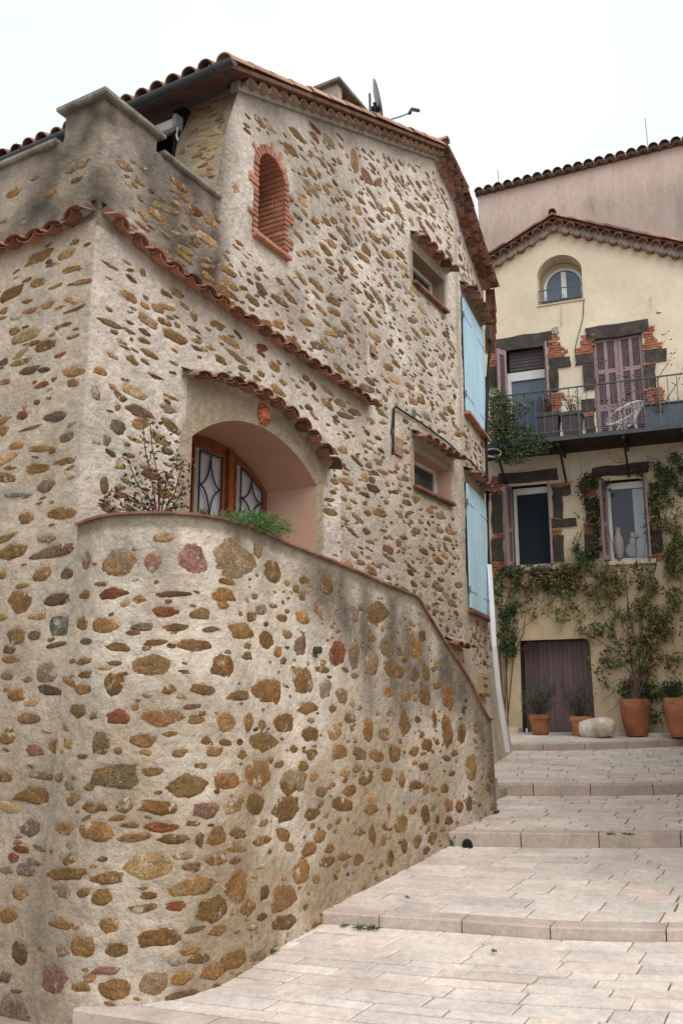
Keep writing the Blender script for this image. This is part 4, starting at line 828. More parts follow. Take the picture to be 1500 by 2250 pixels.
# ------------------------------------------------------------------ the cream house across the landing
YH = thing('cream_house', 'cream rendered house with gabled tile roof, balcony and climbing vine', 'house', (Y0[0], Y0[1], -.4))
APX = .42; ZA = 10.42; YS = .455
def zy(s): return ZA-YS*abs(s-APX)
ygate = [(-.74, -.6), (.68, -.6), (.66, 1.38), (.58, 1.44), (-.72, 1.43)]
yarch = archhole(.0, .95, 8.70, 9.45, .36, 14)
yD1 = rect(-.80, .09, 5.45, 7.78); yD2 = rect(1.08, 2.08, 5.45, 7.74)
yW1 = rect(-.80, .02, 2.95, 4.68); yW2 = rect(1.12, 1.92, 2.97, 4.62)
def ycol(p, s, z, d):
    n1 = NZ(p, .35); n2 = NZ(p, 1.4); c = mixc((.72, .63, .49), (.67, .57, .42), .5+n1)
    c = mixc(c, (.62, .475, .285), sm((5.0-z)/3.0)*.85); c = mixc(c, (.42, .32, .2), sm((.3-z)/.5)*.6*(.6+n2))  # first mix paints the lower wall's shade into the render colour
    return mixc(c, (.62, .55, .43), .4*max(0, n2))
class YWall(Wall): pass
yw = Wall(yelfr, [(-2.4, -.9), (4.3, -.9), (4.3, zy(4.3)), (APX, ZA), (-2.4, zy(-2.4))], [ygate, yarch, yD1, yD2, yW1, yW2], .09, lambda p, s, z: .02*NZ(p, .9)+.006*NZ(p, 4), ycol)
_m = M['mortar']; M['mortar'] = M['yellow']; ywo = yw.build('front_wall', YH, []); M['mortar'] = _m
m = MB(); m.box(yelfr, -2.4, -2.2, -7, -.03, -.9, zy(-2.4)); m.box(yelfr, 4.1, 4.3, -7, -.03, -.9, zy(4.3)); m.build('side_walls', M['cement'], YH)
# roof with two rows of scalloped eaves tiles
yr = MB()
for (a, b) in ((-2.7, APX), (APX, 4.6)):
    vs = [yelfr(s, o, zy(s)+d) for d in (.20, .26) for (s, o) in ((a, -7), (a, .17), (b, .17), (b, -7))]
    yr.add(vs, [(3, 2, 1, 0), (4, 5, 6, 7), (0, 1, 5, 4), (1, 2, 6, 5), (2, 3, 7, 6), (3, 0, 4, 7)])
YR = yr.build('roof', M['soffit'], YH); y3 = Vector((NY[0], NY[1], 0)); m = MB(); m.prism(yelfr, [(-2.4, zy(-2.4)-.02), (APX, ZA-.02), (4.3, zy(4.3)-.02), (4.3, zy(4.3)+.2), (APX, ZA+.2), (-2.4, zy(-2.4)+.2)], -.08, .05); m.build('eave_bedding', M['cement'], YR); ya3 = Vector((AY[0], AY[1], 0))
yt = pm('weathered eave tile', (.24, .115, .072), var=.35, scale=6, bump=.3, rnd=.3, speck=.25)
TM['eave'] = tile_mesh('eave_tile_mesh', yt, r=.098, r2=.085)
for sgn, s0, s1 in ((-1, APX, -2.3), (1, APX, 3.6)):
    up = (ya3+Vector((0, 0, -YS*sgn))).normalized(); nt_ = int(abs(s1-s0)/.235)
    for i in range(nt_+1):
        s = s0+(s1-s0)*i/nt_
        put('eave_tile', TM['eave'], YR, tmat(Vector(yelfr(s, -.17, zy(s)+.005)), up, y3, True, random.uniform(-.06, .06)))
        s2 = s+.118*sgn
        put('eave_tile', TM['eave'], YR, tmat(Vector(yelfr(s2, -.10, zy(s2)+.10)), up, y3, False, random.uniform(-.06, .06)))
    for i in range(int(abs(s1-s0)/.37)):
        s = s0+sgn*(.37*(i+1)); p = Vector(yelfr(s, .12, zy(s)+.27)); d = (-up if sgn > 0 else up)
        put('verge_tile', TMl['oldtile'], YR, tmat(p+d*.0, y3, -d if False else (up if sgn < 0 else -up) * (1 if sgn < 0 else 1), False, random.uniform(-.1, .1)))
put('ridge_tile', TMl['oldtile'], YR, tmat(yelfr(APX, .25, ZA+.33), ya3, -y3)); put('ridge_tile', TMl['oldtile'], YR, tmat(yelfr(APX, .25-.4, ZA+.34), ya3, -y3))
def ybox(name, s0, s1, o0, o1, z0, z1, mat, parent=YH, b=.006):
    m = MB(); m.cbox(yelfr, s0, s1, o0, o1, z0, z1, b); return m.build(name, M[mat], parent)
def yreveal(poly, depth, mat, name, parent=YH):
    m = MB(); k = len(poly); m.add([yelfr(p[0], .008, p[1]) for p in poly]+[yelfr(p[0], -depth, p[1]) for p in poly], [(i, (i+1) % k, k+(i+1) % k, k+i) for i in range(k)])
    return m.build(name, M[mat], parent)
M['creamflat'] = pm('cream reveal', (.64, .53, .38), var=.08, scale=2, bump=.2)
# arched top window
ya = yreveal(yarch, .42, 'creamflat', 'arched_window')
m = MB(); m.prism(yelfr, yarch, -.47, -.432); m.build('window_back', M['creamflat'], ya)
iw = archhole(.07, .945, 8.71, 9.30, .36, 14); k = len(iw)
m = MB(); m.prism(yelfr, iw, -.43, -.40); m.build('pane', M['glassblue'], ya)
m = MB(); ins = [(.515+(x-.515)*.86, 8.72+(z-8.72)*.92+.03) for x, z in iw]
m.add([yelfr(x, -.36, z) for x, z in iw]+[yelfr(x, -.36, z) for x, z in ins]+[yelfr(x, -.40, z) for x, z in ins], [(i, (i+1) % k, k+(i+1) % k, k+i) for i in range(k)]+[(k+i, k+(i+1) % k, 2*k+(i+1) % k, 2*k+i) for i in range(k)])
m.box(yelfr, .46, .57, -.40, -.35, 8.74, 9.57); m.build('window_frame', M['white'], ya)
m = MB(); m.box(yelfr, .0, .95, .03, .05, 9.0, 9.02); m.box(yelfr, .0, .95, .03, .05, 8.74, 8.755)
for i in range(8): m.box(yelfr, .03+.125*i, .045+.125*i, .033, .047, 8.70, 8.86 if i not in (0, 7) else 9.0)
m.build('window_railing', M['iron'], ya)
m = MB(); m.cbox(yelfr, .06, .90, -.18, -.02, 8.72, 8.80, .01); m.build('window_box', M['greypot'], ya)
m = MB(); m.box(yelfr, -.03, .98, -.02, .03, 8.665, 8.70); m.build('sill', M['creamflat'], ya)
# balcony doors
d1 = yreveal(yD1, .22, 'dark', 'balcony_door'); s0, s1 = -.80, .09
ybox('shutter_box', s0+.08, s1-.02, -.20, -.12, 7.28, 7.76, 'greypot', d1)
for i in range(6): ybox('slat', s0+.085, s1-.025, -.118, -.108, 7.30+.075*i, 7.36+.075*i, 'greypot', d1, .003)
m = MB(); zt = 7.27
for (a, b, c, d) in ((s0+.02, s1, zt-.2, zt), (s0+.02, s0+.10, 5.45, zt-.2), (s1-.06, s1, 5.45, zt-.2)): m.cbox(yelfr, a, b, -.19, -.12, c, d, .006)
m.build('door_frame', M['white'], d1)
m = MB(); m.box(yelfr, s0+.10, s1-.06, -.175, -.165, 5.45, zt-.2); m.build('pane', M['glassblue'], d1)
def louvre_leaf(nm, P, s0, s1, z0, z1, parent, fr, cols=2, rows=((.06, .42), (.47, .95))):
    m = MB(); st = (s1-s0)/(cols*2+1)*.72; cw = ((s1-s0)-st*(cols+1))/cols; H_ = z1-z0; o0, o1 = P
    for c in range(cols+1): x = s0+c*(st+cw); m.cbox(fr, x, x+st, o0, o1, z0, z1, .004)
    for c in range(cols):
        x = s0+st+c*(st+cw); prev = 0
        for (r0, r1) in rows:
            m.box(fr, x, x+cw, o0+.006, o1-.004, z0+prev*H_, z0+r0*H_); prev = r1
            zz = z0+r0*H_
            while zz < z0+r1*H_-.01:
                vs = [fr(x, o0+.006, zz+.022), fr(x+cw, o0+.006, zz+.022), fr(x+cw, o1-.005, zz), fr(x, o1-.005, zz)]; m.add(vs, [(0, 1, 2, 3)]); zz += .042
        m.box(fr, x, x+cw, o0+.006, o1-.004, z0+prev*H_, z1)
    m.box(fr, s0+.01, s1-.01, o0-.004, o0+.002, z0+.01, z1-.01)
    return m.build(nm, M['mauve'], parent)
def hing(s, sgn, ang):     # leaf frame opened out from the wall around a hinge at s
    def fr(x, o, z):
        a = R(ang); p = Vector(yelfr(s, .03, z)); d = ya3*(-sgn*math.cos(a))+y3*math.sin(a); n_ = y3*math.cos(a)+ya3*(sgn*math.sin(a))
        return tuple(p+d*x+n_*o)
    return fr
louvre_leaf('shutter', (0, .035), 0, .26, 5.5, 7.74, d1, hing(-.78, 1, 55), 1); louvre_leaf('shutter', (0, .035), 0, .24, 5.5, 7.74, d1, hing(.09, -1, 74), 1)
d2 = yreveal(yD2, .16, 'dark', 'shuttered_door')
louvre_leaf('shutter', (-.09, -.05), 1.08, 1.575, 5.45, 7.73, d2, yelfr, 2, ((.03, .30), (.36, .66), (.70, .97))); louvre_leaf('shutter', (-.09, -.05), 1.583, 2.08, 5.45, 7.73, d2, yelfr, 2, ((.03, .30), (.36, .66), (.70, .97)))
# lower windows
def low_window(R_, nm, pane):
    s0, z0, s1, z1 = R_[0][0], R_[0][1], R_[2][0], R_[2][1]; W_ = yreveal(R_, .26, 'dark', nm); m = MB()
    for (a, b, c, d) in ((s0+.04, s1, z1-.16, z1-.02), (s0+.04, s0+.11, z0, z1-.16), (s1-.035, s1, z0, z1-.16), (s0+.11, s1-.035, z0, z0+.06)): m.cbox(yelfr, a, b, -.2, -.13, c, d, .006)
    m.build('window_frame', M['white'], W_); m = MB(); m.box(yelfr, s0+.11, s1-.035, -.18, -.172, z0+.06, z1-.16); m.build('pane', M[pane], W_)
    m = MB(); m.cbox(yelfr, s0-.12, s1+.12, -.1, .06, z0-.1, z0-.01, .01); m.build('sill', M['creamflat'], W_)
    louvre_leaf('shutter', (0, .035), 0, .20, z0, z1, W_, hing(s0+.02, 1, 62), 1); louvre_leaf('shutter', (0, .035), 0, .18, z0, z1, W_, hing(s1, -1, 78), 1)
    return W_
low_window(yW1, 'window', 'glass'); w2 = low_window(yW2, 'window', 'glass')
m = MB(); m.box(yelfr, 1.66, 1.87, -.169, -.165, 3.05, 4.44); m.build('curtain', M['curtain'], w2)
VS = thing('vase', 'white vase standing behind the right lower window pane', 'vase', yelfr(1.33, -.15, 3.04)); m = MB()
m.lathe(yelfr(1.33, -.145, 3.03), [(.07, 0), (.10, .1), (.115, .25), (.09, .42), (.05, .52), (.055, .6), (.06, .63)], 14); m.build('vase_body', M['dish'], VS, True)
OR = thing('dog_ornament', 'pale seated dog ornament beside the vase behind the right lower window pane', 'ornament', yelfr(1.55, -.15, 3.04)); m = MB()
def blob(c, r):
    vs = []; n_, k_ = 10, 7
    for j in range(k_+1):
        for i in range(n_): th = math.pi*j/k_; ph = 2*math.pi*i/n_; vs.append(yelfr(c[0]+r[0]*math.sin(th)*math.cos(ph), c[1]+r[1]*math.sin(th)*math.sin(ph), c[2]+r[2]*math.cos(th)))
    m.add(vs, [(j*n_+i, j*n_+(i+1) % n_, (j+1)*n_+(i+1) % n_, (j+1)*n_+i) for j in range(k_) for i in range(n_)])
for c_, r_ in (((1.56, -.13, 3.17), (.12, .03, .15)), ((1.60, -.13, 3.33), (.075, .03, .14)), ((1.62, -.125, 3.48), (.07, .035, .075)), ((1.68, -.12, 3.46), (.05, .025, .035)), ((1.575, -.125, 3.50), (.022, .02, .06)), ((1.63, -.12, 3.10), (.03, .025, .09))): blob(c_, r_)
m.build('ornament_body', M['dish'], OR, True)
# stone and brick dressings around the openings
def zb(x0, y0, x1, y1, ox, oy):
    X0, X1, Ya, Yb = ox+x0/3.26, ox+x1/3.26, oy+y0/3.26, oy+y1/3.26; xm, ym = (X0+X1)/2, (Ya+Yb)/2
    return yel(X0, ym)[0], yel(X1, ym)[0], yel(xm, Yb)[1], yel(xm, Ya)[1]
DRESS = [(160, 185, 560, 285, 'B'), (535, 180, 605, 262, 'K'), (535, 262, 640, 348, 'K'), (640, 288, 685, 312, 'K'), (560, 130, 605, 178, 'C'), (540, 345, 690, 420, 'B'), (540, 422, 605, 590, 'B'), (120, 280, 185, 370, 'K'), (105, 370, 185, 415, 'K'), (115, 415, 185, 480, 'B'), (80, 482, 190, 560, 'B'), (115, 210, 160, 278, 'C'),
         (800, 105, 1250, 195, 'B'), (770, 180, 855, 270, 'K'), (735, 270, 855, 322, 'K'), (730, 322, 860, 395, 'B'), (785, 397, 868, 575, 'B'), (775, 640, 868, 730, 'B'), (780, 732, 868, 770, 'K'), (800, 772, 868, 910, 'B'), (1220, 120, 1295, 240, 'K'), (1220, 240, 1345, 290, 'K'), (1222, 292, 1380, 375, 'B'), (1225, 377, 1305, 397, 'K'), (1225, 399, 1305, 555, 'B'), (1235, 560, 1365, 680, 'K'), (545, 600, 640, 690, 'K'), (545, 692, 620, 800, 'K')]
DRESS2 = [(175, 120, 600, 195, 'B'), (560, 197, 700, 225, 'K'), (565, 227, 690, 290, 'B'), (565, 292, 640, 450, 'B'), (560, 452, 735, 515, 'B'), (568, 530, 640, 572, 'K'), (568, 576, 645, 760, 'B'), (130, 280, 208, 560, 'B'), (140, 562, 210, 600, 'K'), (130, 602, 213, 760, 'B'), (130, 762, 215, 850, 'K'), (850, 70, 1250, 145, 'B'), (1265, 490, 1335, 540, 'K'), (1268, 545, 1350, 700, 'B'), (1250, 705, 1350, 755, 'K'), (1262, 200, 1330, 485, 'B'), (130, 150, 205, 275, 'K'), (780, 160, 880, 300, 'K'), (800, 305, 885, 480, 'B'), (800, 485, 880, 560, 'K'), (800, 565, 900, 740, 'B')]
rn = random.Random(5)
for lst, ox, oy in ((DRESS, 1040, 680), (DRESS2, 1040, 1000)):
    for (x0, y0, x1, y1, t) in lst:
        s0, s1, z0, z1 = zb(x0, y0, x1, y1, ox, oy)
        if t in 'BC':
            m = MB(); pts = []
            for (a, b, n_) in (((s0, z0), (s1, z0), 4), ((s1, z0), (s1, z1), 3), ((s1, z1), (s0, z1), 4), ((s0, z1), (s0, z0), 3)):
                for i in range(n_): pts.append((a[0]+(b[0]-a[0])*i/n_+rn.uniform(-.018, .018), a[1]+(b[1]-a[1])*i/n_+rn.uniform(-.018, .018)))
            m.prism(yelfr, pts, -.05, .035+rn.uniform(-.006, .01)); m.build('dark_stone_block' if t == 'B' else 'cement_patch', M['basalt' if t == 'B' else 'cement'], YH)
        else:
            m = MB(); nrow = max(1, round((z1-z0)/.06)); hh = (z1-z0)/nrow
            for i in range(nrow):
                e0, e1 = s0+rn.uniform(-.04, .02), s1+rn.uniform(-.03, .05); x = e0
                while x < e1-.03:
                    q = min(e1, x+rn.uniform(.13, .24)); m.cbox(yelfr, x, q-.008, -.04, .03+rn.uniform(-.008, .01), z0+i*hh+.004, z0+(i+1)*hh-.005, .004); x = q
            m.build('brick_patch', M['brickor'], YH)
# garage door
gd = yreveal([(p[0], p[1]) for p in ygate], .34, 'basalt', 'cellar_door')
ns = 14
for i in range(ns):
    a = -.70+1.36*i/ns; ybox('board', a+.003, a+1.36/ns-.003+(0), -.30, -.265+(.004 if i % 2 else 0), -.52, 1.42, 'mauved', gd, .005)
ybox('door_stile', -.028, .012, -.264, -.25, -.52, 1.42, 'mauved', gd)
m = MB(); m.tube([yelfr(.05, -.245, .5), yelfr(.05, -.22, .5), yelfr(.05, -.22, .62), yelfr(.05, -.245, .62)], .008, 5); m.build('handle', M['black'], gd)
# balcony
bz = 5.36
ba = MB(); ba.cbox(yelfr, -1.25, 2.86, .0, 1.0, bz-.07, bz, .01); BA = ba.build('balcony', M['darkwood'], YH)
m = MB(); m.box(yelfr, -1.26, 2.87, 1.0, 1.02, bz-.075, bz+.012); m.box(yelfr, 2.86, 2.88, .0, 1.0, bz-.075, bz+.012); m.build('edge_beam', M['darkiron'], BA)
for s in (-.9, .35, 1.6, 2.7):
    m = MB(); m.box(yelfr, s, s+.06, 0, .98, bz-.16, bz-.07); m.add([yelfr(s+d, o, z) for d in (.01, .05) for (o, z) in ((.02, bz-.62), (.02, bz-.70), (.8, bz-.18), (.7, bz-.18))], [(0, 1, 2, 3), (7, 6, 5, 4), (0, 4, 5, 1), (1, 5, 6, 2), (2, 6, 7, 3), (3, 7, 4, 0)]); m.build('bracket', M['black'], BA)
rh = 1.0
m = MB(); m.box(yelfr, -1.25, 2.87, .965, 1.005, bz+rh, bz+rh+.02); m.box(yelfr, -1.25, 2.87, .978, .992, bz+.12, bz+.14); m.box(yelfr, 2.845, 2.87, .0, .965, bz+rh, bz+rh+.02); m.box(yelfr, 2.85, 2.864, .0, .97, bz+.12, bz+.14); m.build('handrail', M['iron'], BA)
for i in range(25):
    s = -1.22+i*.17; thick = .014 if i % 9 == 3 else .0075
    m = MB(); m.tube([yelfr(s, .985, bz+.02 if thick > .01 else bz+.13), yelfr(s, .985, bz+rh)], thick, 5); m.tube([yelfr(s, .985, bz+.50), yelfr(s, .985, bz+.53)], .017, 5); m.build('baluster', M['iron'], BA)
for i in range(5):
    m = MB(); o = .06+.19*i; m.tube([yelfr(2.857, o, bz+.13), yelfr(2.857, o, bz+rh)], .0075, 5); m.build('baluster', M['iron'], BA)
# wall lamp bracket and cables on the render
m = MB(); a_ = yel(1430, 655); m.tube([yelfr(a_[0], .02, a_[1]+.05), yelfr(a_[0]+.03, .10, a_[1]-.2), yelfr(a_[0]+.12, .2, a_[1]-.4)], .012, 5); m.lathe(yelfr(a_[0]+.12, .2, a_[1]-.44), [(.001, .05), (.05, .04), (.06, 0), (.001, 0)], 10); m.build('lamp_bracket', M['creamflat'], YH)
m = MB(); m.tube([yelfr(*(lambda q: (q[0], .02, q[1]))(yel(x, y))) for x, y in ((1282, 660), (1280, 700), (1272, 730), (1265, 755), (1262, 775))], .008, 5); m.build('wall_cable', M['cable'], YH)
m = MB(); m.tube([yelfr(*(lambda q: (q[0], .02, q[1]))(yel(x, y))) for x, y in ((1233, 670), (1234, 715))], .012, 5); m.build('wall_conduit', M['creamflat'], YH)
m = MB(); m.cbox(yelfr, -2.2, -.76, .0, .30, -.9, -.30, .01); m.build('plinth', M['creamflat'], YH)
# ------------------------------------------------------------------ the pink house behind
PAz = -dirv(-64); PNz = np.array([PAz[1], -PAz[0]]); PQ = np.array([3.972, 24.0])
def pinkfr(s, o, z):
    p = PQ+PAz*s+PNz*o; return (p[0], p[1], z)
PH = thing('pink_house', 'taller weathered pink house wall with scalloped tile eave behind the cream house', 'house', pinkfr(0, 0, -.4))
def pinkcol(p, s, z, d):
    n1 = NZ(p, .5); n2 = NZ((p[0]*3, p[1]*3, p[2]*.8), 1); c = (.57, .435, .375)
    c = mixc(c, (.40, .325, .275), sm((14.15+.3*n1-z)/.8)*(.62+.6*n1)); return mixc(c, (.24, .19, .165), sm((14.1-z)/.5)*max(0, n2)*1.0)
pk = Wall(pinkfr, [(0, -.4), (11, -.4), (11, 14.72), (0, 14.72)], [], .16, lambda p, s, z: .015*NZ(p, 1), pinkcol)
_m = M['mortar']; M['mortar'] = M['pink']; pk.build('front_wall', PH, []); M['mortar'] = _m
m = MB(); m.box(pinkfr, 0, .3, -8, -.02, -.4, 14.7); m.build('end_wall', M['cement'], PH)
m = MB(); m.box(pinkfr, -.05, 11, -8, .08, 14.725, 14.79); PR = m.build('roof', M['soffit'], PH); m = MB(); m.box(pinkfr, 0, 11, -.1, .07, 14.79, 14.90); m.build('eave_bedding', M['cement'], PR); p3 = Vector((PNz[0], PNz[1], 0)); pa3 = Vector((PAz[0], PAz[1], 0))
pt_ = pm('mossy eave tile', (.15, .09, .06), var=.4, scale=6, bump=.3, rnd=.35, speck=.3); TM['mossy'] = tile_mesh('mossy_tile_mesh', pt_, r=.125, r2=.11, L=.5)
for i in range(36):
    put('eave_tile', TM['mossy'], PR, tmat(Vector(pinkfr(.08+.285*i, -.30, 14.84)), pa3, p3+Vector((0, 0, -.12)), False, random.uniform(-.05, .05)))
    put('eave_tile', TM['mossy'], PR, tmat(Vector(pinkfr(.22+.285*i, -.34, 14.86)), pa3, p3+Vector((0, 0, -.12)), True))
for (s, z0, z1, lb) in ((.57, 14.85, 15.62, 'short'), (4.76, 14.85, 16.0, 'tall')):
    m = MB(); m.tube([pinkfr(s, -.3, z0-.1), pinkfr(s-.02, -.3, z1)], .014, 5); m.tube([pinkfr(s-.03, -.3, z1-.12), pinkfr(s-.01, -.3, z1-.12)], .022, 5)
    tag(m.build('rooftop_rod', M['dish']), f'{lb} thin metal rod rising from the pink house eave', 'rod', 'rods on the pink roof')
# ------------------------------------------------------------------ fixtures on the stone house
SD = thing('satellite_dish', 'satellite dish seen edge-on with receiver arm above the tiled roof', 'satellite dish', facfr(6.1, -.72, 8.2))
fo = -.75
P_ = lambda x, y: Vector(hitv(x, y, C0+NF*fo, NF))
m = MB(); b_ = P_(815, 258); m.tube([b_-Vector((0, 0, .9)), P_(812, 206)], .022, 6); m.build('mast', M['zinc'], SD)
m = MB(); c_ = P_(831, 218); top = P_(822, 172); bot = P_(841, 264); ax = (top-bot).normalized(); hgt = (top-bot).length/2
view = c_.normalized(); side = ax.cross(view).normalized(); wid_d = (view+side*.12).normalized(); nrm = ax.cross(wid_d).normalized()
if nrm.dot(Vector((1, 0, 0))) < 0: nrm = -nrm
vs = [c_-nrm*.05]; n_ = 18
for f in (.55, 1.0):
    for k in range(n_): g_ = 2*math.pi*k/n_; vs.append(c_-nrm*.05*(1-f*f)+(ax*math.sin(g_)+wid_d*math.cos(g_)*.9)*hgt*f)
fs = [(0, 1+k, 1+(k+1) % n_) for k in range(n_)]+[(1+k, 1+n_+k, 1+n_+(k+1) % n_, 1+(k+1) % n_) for k in range(n_)]
m.add(vs, fs); m.add([v-nrm*.012 for v in vs], fs); m.build('reflector', M['dish'], SD, True)
m = MB(); m.tube([P_(845, 266), P_(880, 256), P_(902, 247)], .013, 5); m.build('feed_arm', M['zinc'], SD)
m = MB(); m.tube([P_(899, 249), P_(904, 240), P_(919, 243)], .032, 7); m.build('receiver', M['black'], SD)
m = MB(); m.tube([P_(817, 240), P_(832, 240)], .05, 6); m.tube([P_(822, 225), P_(828, 255)], .03, 6); m.build('mount', M['black'], SD)
AWN = thing('roller_awning', 'rolled white awning cassette under the loggia eave', 'awning', facfr(1.75, -.7, 6.1))
m = MB(); m.cbox(facfr, 1.66, 1.76, -2.6, -.70, 6.13, 6.24, .02); m.build('cassette', M['white'], AWN)
m = MB(); m.cbox(facfr, 1.64, 1.78, -.70, -.65, 6.10, 6.27, .02); m.build('end_cap', M['dish'], AWN)
m = MB(); m.tube([facfr(1.68, -.66, 6.1), facfr(1.67, -.66, 6.0), facfr(1.70, -.66, 5.96)], .012, 5); m.build('crank_hook', M['white'], AWN)
SU = thing('sun_plaque', 'terracotta sun face plaque above the arched window', 'plaque', facfr(2.41, .03, 2.99))
m = MB(); fcx, fcz = 2.41, 2.985
def disc(r, o0, o1, n_=20):
    vs = [facfr(fcx, o1+.015, fcz)]+[facfr(fcx+r*.72*math.cos(2*math.pi*k/n_), o1+.008, fcz+r*.72*math.sin(2*math.pi*k/n_)) for k in range(n_)]+[facfr(fcx+r*math.cos(2*math.pi*k/n_), o0, fcz+r*math.sin(2*math.pi*k/n_)) for k in range(n_)]
    m.add(vs, [(0, 1+k, 1+(k+1) % n_) for k in range(n_)]+[(1+k, 1+n_+k, 1+n_+(k+1) % n_, 1+(k+1) % n_) for k in range(n_)])
disc(.085, .01, .045)
for k in range(14):
    a = 2*math.pi*k/14; l = .145 if k % 2 else .125; d = .14
    m.add([facfr(fcx+.08*math.cos(a-d), .03, fcz+.08*math.sin(a-d)), facfr(fcx+.08*math.cos(a+d), .03, fcz+.08*math.sin(a+d)), facfr(fcx+l*math.cos(a+.12), .028, fcz+l*math.sin(a+.12)), facfr(fcx+.075*math.cos(a), .052, fcz+.075*math.sin(a)), facfr(fcx+.08*math.cos(a), .0, fcz+.08*math.sin(a))], [(0, 3, 2), (3, 1, 2), (0, 2, 4), (4, 2, 1)])
for (x, z, w_, h_) in ((-.03, .025, .014, .008), (.03, .025, .014, .008), (0, -.002, .010, .026), (0, -.042, .026, .008)):
    m.box(lambda a, b, c: facfr(fcx+a, b, fcz+c), x-w_, x+w_, .05, .068, z-h_, z+h_)
m.build('sun_face', M['terra'], SU)
m = MB(); m.tube([facfr(s, .03, z) for s, z in ((5.30, 3.27), (5.32, 3.42), (5.30, 3.58), (5.34, 3.78), (5.36, 3.92), (5.42, 3.965), (5.54, 3.965), (5.99, 3.965), (6.5, 3.95), (7.1, 3.92), (7.56, 3.86))]+[bayfr(s, .04, z) for s, z in ((.0, 3.83), (.45, 3.9), (1.09, 3.89), (1.8, 3.9), (1.93, 3.8))], .014, 6)
m.tube([facfr(s, .045, z) for s, z in ((5.31, 3.27), (5.30, 3.4), (5.33, 3.6), (5.35, 3.9))], .009, 5); tag(m.build('electric_cable', M['cable']), 'black electric cable draped along the stone facade above the middle window', 'cable')
DP = thing('black_downpipe', 'black drainpipe and cables down the far corner of the stone house', 'pipe', bayfr(1.9, .05, 2.2))
be = lambda z: float(np.interp(z, [q[0] for q in BEND], [q[1] for q in BEND]))
m = MB(); m.tube([Vector(hitv(x, y, B0+NB*.07, NB)) for x, y in ((1078, 720), (1075, 760), (1069, 860), (1067, 960), (1070, 1100), (1074, 1245))], .026, 8); m.tube([Vector(hitv(x, y, B0+NB*.10, NB)) for x, y in ((1080, 740), (1074, 800), (1071, 900), (1069, 1000), (1074, 1100))], .012, 6); m.build('pipe', M['cable'], DP)
m = MB(); m.cbox(bayfr, 2.10, 2.24, .03, .12, 6.62, 6.95, .01); m.build('hopper', M['zinc'], DP)
WP = thing('white_trunking', 'tall white plastic trunking leaning along the far corner of the stone house', 'trunking', (2.7, 15.7, -.67))
m = MB(); cl_ = [(1074, 1240), (1080, 1330), (1085, 1420), (1095, 1520), (1105, 1590), (1115, 1653)]; vs = []
for i, (x, y) in enumerate(cl_):
    p = Vector(hitv(x, y, B0+NB*(.10+.035*i), NB)); rt = Vector((.97, -.24, 0))*.036; bk = Vector((.24, .97, 0))*.06
    vs += [p-rt, p+rt, p+rt+bk, p-rt+bk]
m.add(vs, [(i*4+j, i*4+(j+1) % 4, i*4+4+(j+1) % 4, i*4+4+j) for i in range(5) for j in range(4)]+[(3, 2, 1, 0), (20, 21, 22, 23)]); m.build('channel', M['pvc'], WP)
LB = thing('letter_box', 'tan letter box on the wall below the lower blue shutters', 'letter box', bayfr(.74, .05, .25)); m = MB(); m.cbox(bayfr, .50, .98, .0, .10, .27, .60, .012); m.build('box', pm('tan box', (.42, .31, .17), var=.1, bump=.1), LB)
m = MB(); m.box(bayfr, .58, .90, .101, .106, .50, .52); m.box(bayfr, .62, .86, .101, .108, .38, .42); m.build('slot', M['zinc'], LB)
m = MB(); m.cbox(bayfr, .52, .96, .0, .12, .235, .268, .008); m.build('bottom_lip', M['oldtile'], LB)
# ------------------------------------------------------------------ plants, pots and small things
GR = [(.05, .085, .03), (.07, .11, .04), (.04, .07, .025), (.095, .13, .045)]
YG = [(.20, .20, .06), (.24, .21, .07), (.15, .17, .05)]
RD = [(.12, .035, .025), (.09, .03, .02), (.15, .06, .03)]
OL = [(.075, .10, .065), (.10, .125, .085), (.055, .075, .048), (.12, .14, .10)]
rp = random.Random(21)
def ground_z(p):      # height of the landing under a point
    return -.385
def ypix(px, py, o): return Vector(hitv(px, py, Y0+NY*o, NY))
def pot_at(name, label, px0, px1, pytop, o, prof, mat, group=None):
    """terracotta pot whose rim spans px0..px1 at pytop; prof = (radius factor, height factor)"""
    c = ypix((px0+px1)/2, pytop, o); r = (ypix(px1, pytop, o)-ypix(px0, pytop, o)).length/2; z0 = -.392-.058*o; h = c.z-z0
    t = thing(name, label, 'flower pot', (c.x, c.y, z0), group); m = MB()
    m.lathe((c.x, c.y, z0), [(.001, 0)]+[(r*a, h*b) for a, b in prof]+[(r*prof[-1][0]-.035, h), (r*prof[-1][0]-.05, h*.9), (.001, h*.9)], 26); m.build('pot_body', M[mat], t, False)
    m = MB(); m.lathe((c.x, c.y, z0), [(r*prof[-1][0]-.045, h*.93), (.001, h*.94)], 16); m.build('soil', M['soil'], t)
    return t, Vector((c.x, c.y, c.z)), r, h
SMALL = [(.70, 0), (.74, .1), (.90, .72), (.93, .74), (.95, .76), (1.0, .78), (1.02, .86), (1.0, 1.0)]
BIG = [(.72, 0), (.80, .12), (.98, .5), (1.04, .72), (1.02, .9), (.98, 1.0)]
p1 = pot_at('terracotta_pot', 'small terracotta pot with olive bush left of the cellar door', 1161, 1209, 1570, .62, SMALL, 'pot', 'pots along the cream house')
p2 = pot_at('terracotta_pot', 'pale terracotta pot half hidden behind the white boulder', 1249, 1300, 1574, .70, SMALL, 'pot', 'pots along the cream house')
p3_ = pot_at('terracotta_pot', 'big bulging terracotta pot right of the white boulder', 1361, 1425, 1536, .62, BIG, 'pot', 'pots along the cream house')
p4 = pot_at('terracotta_pot', 'big terracotta pot at the right edge of the photo', 1456, 1528, 1533, .66, BIG, 'pot', 'pots along the cream house')
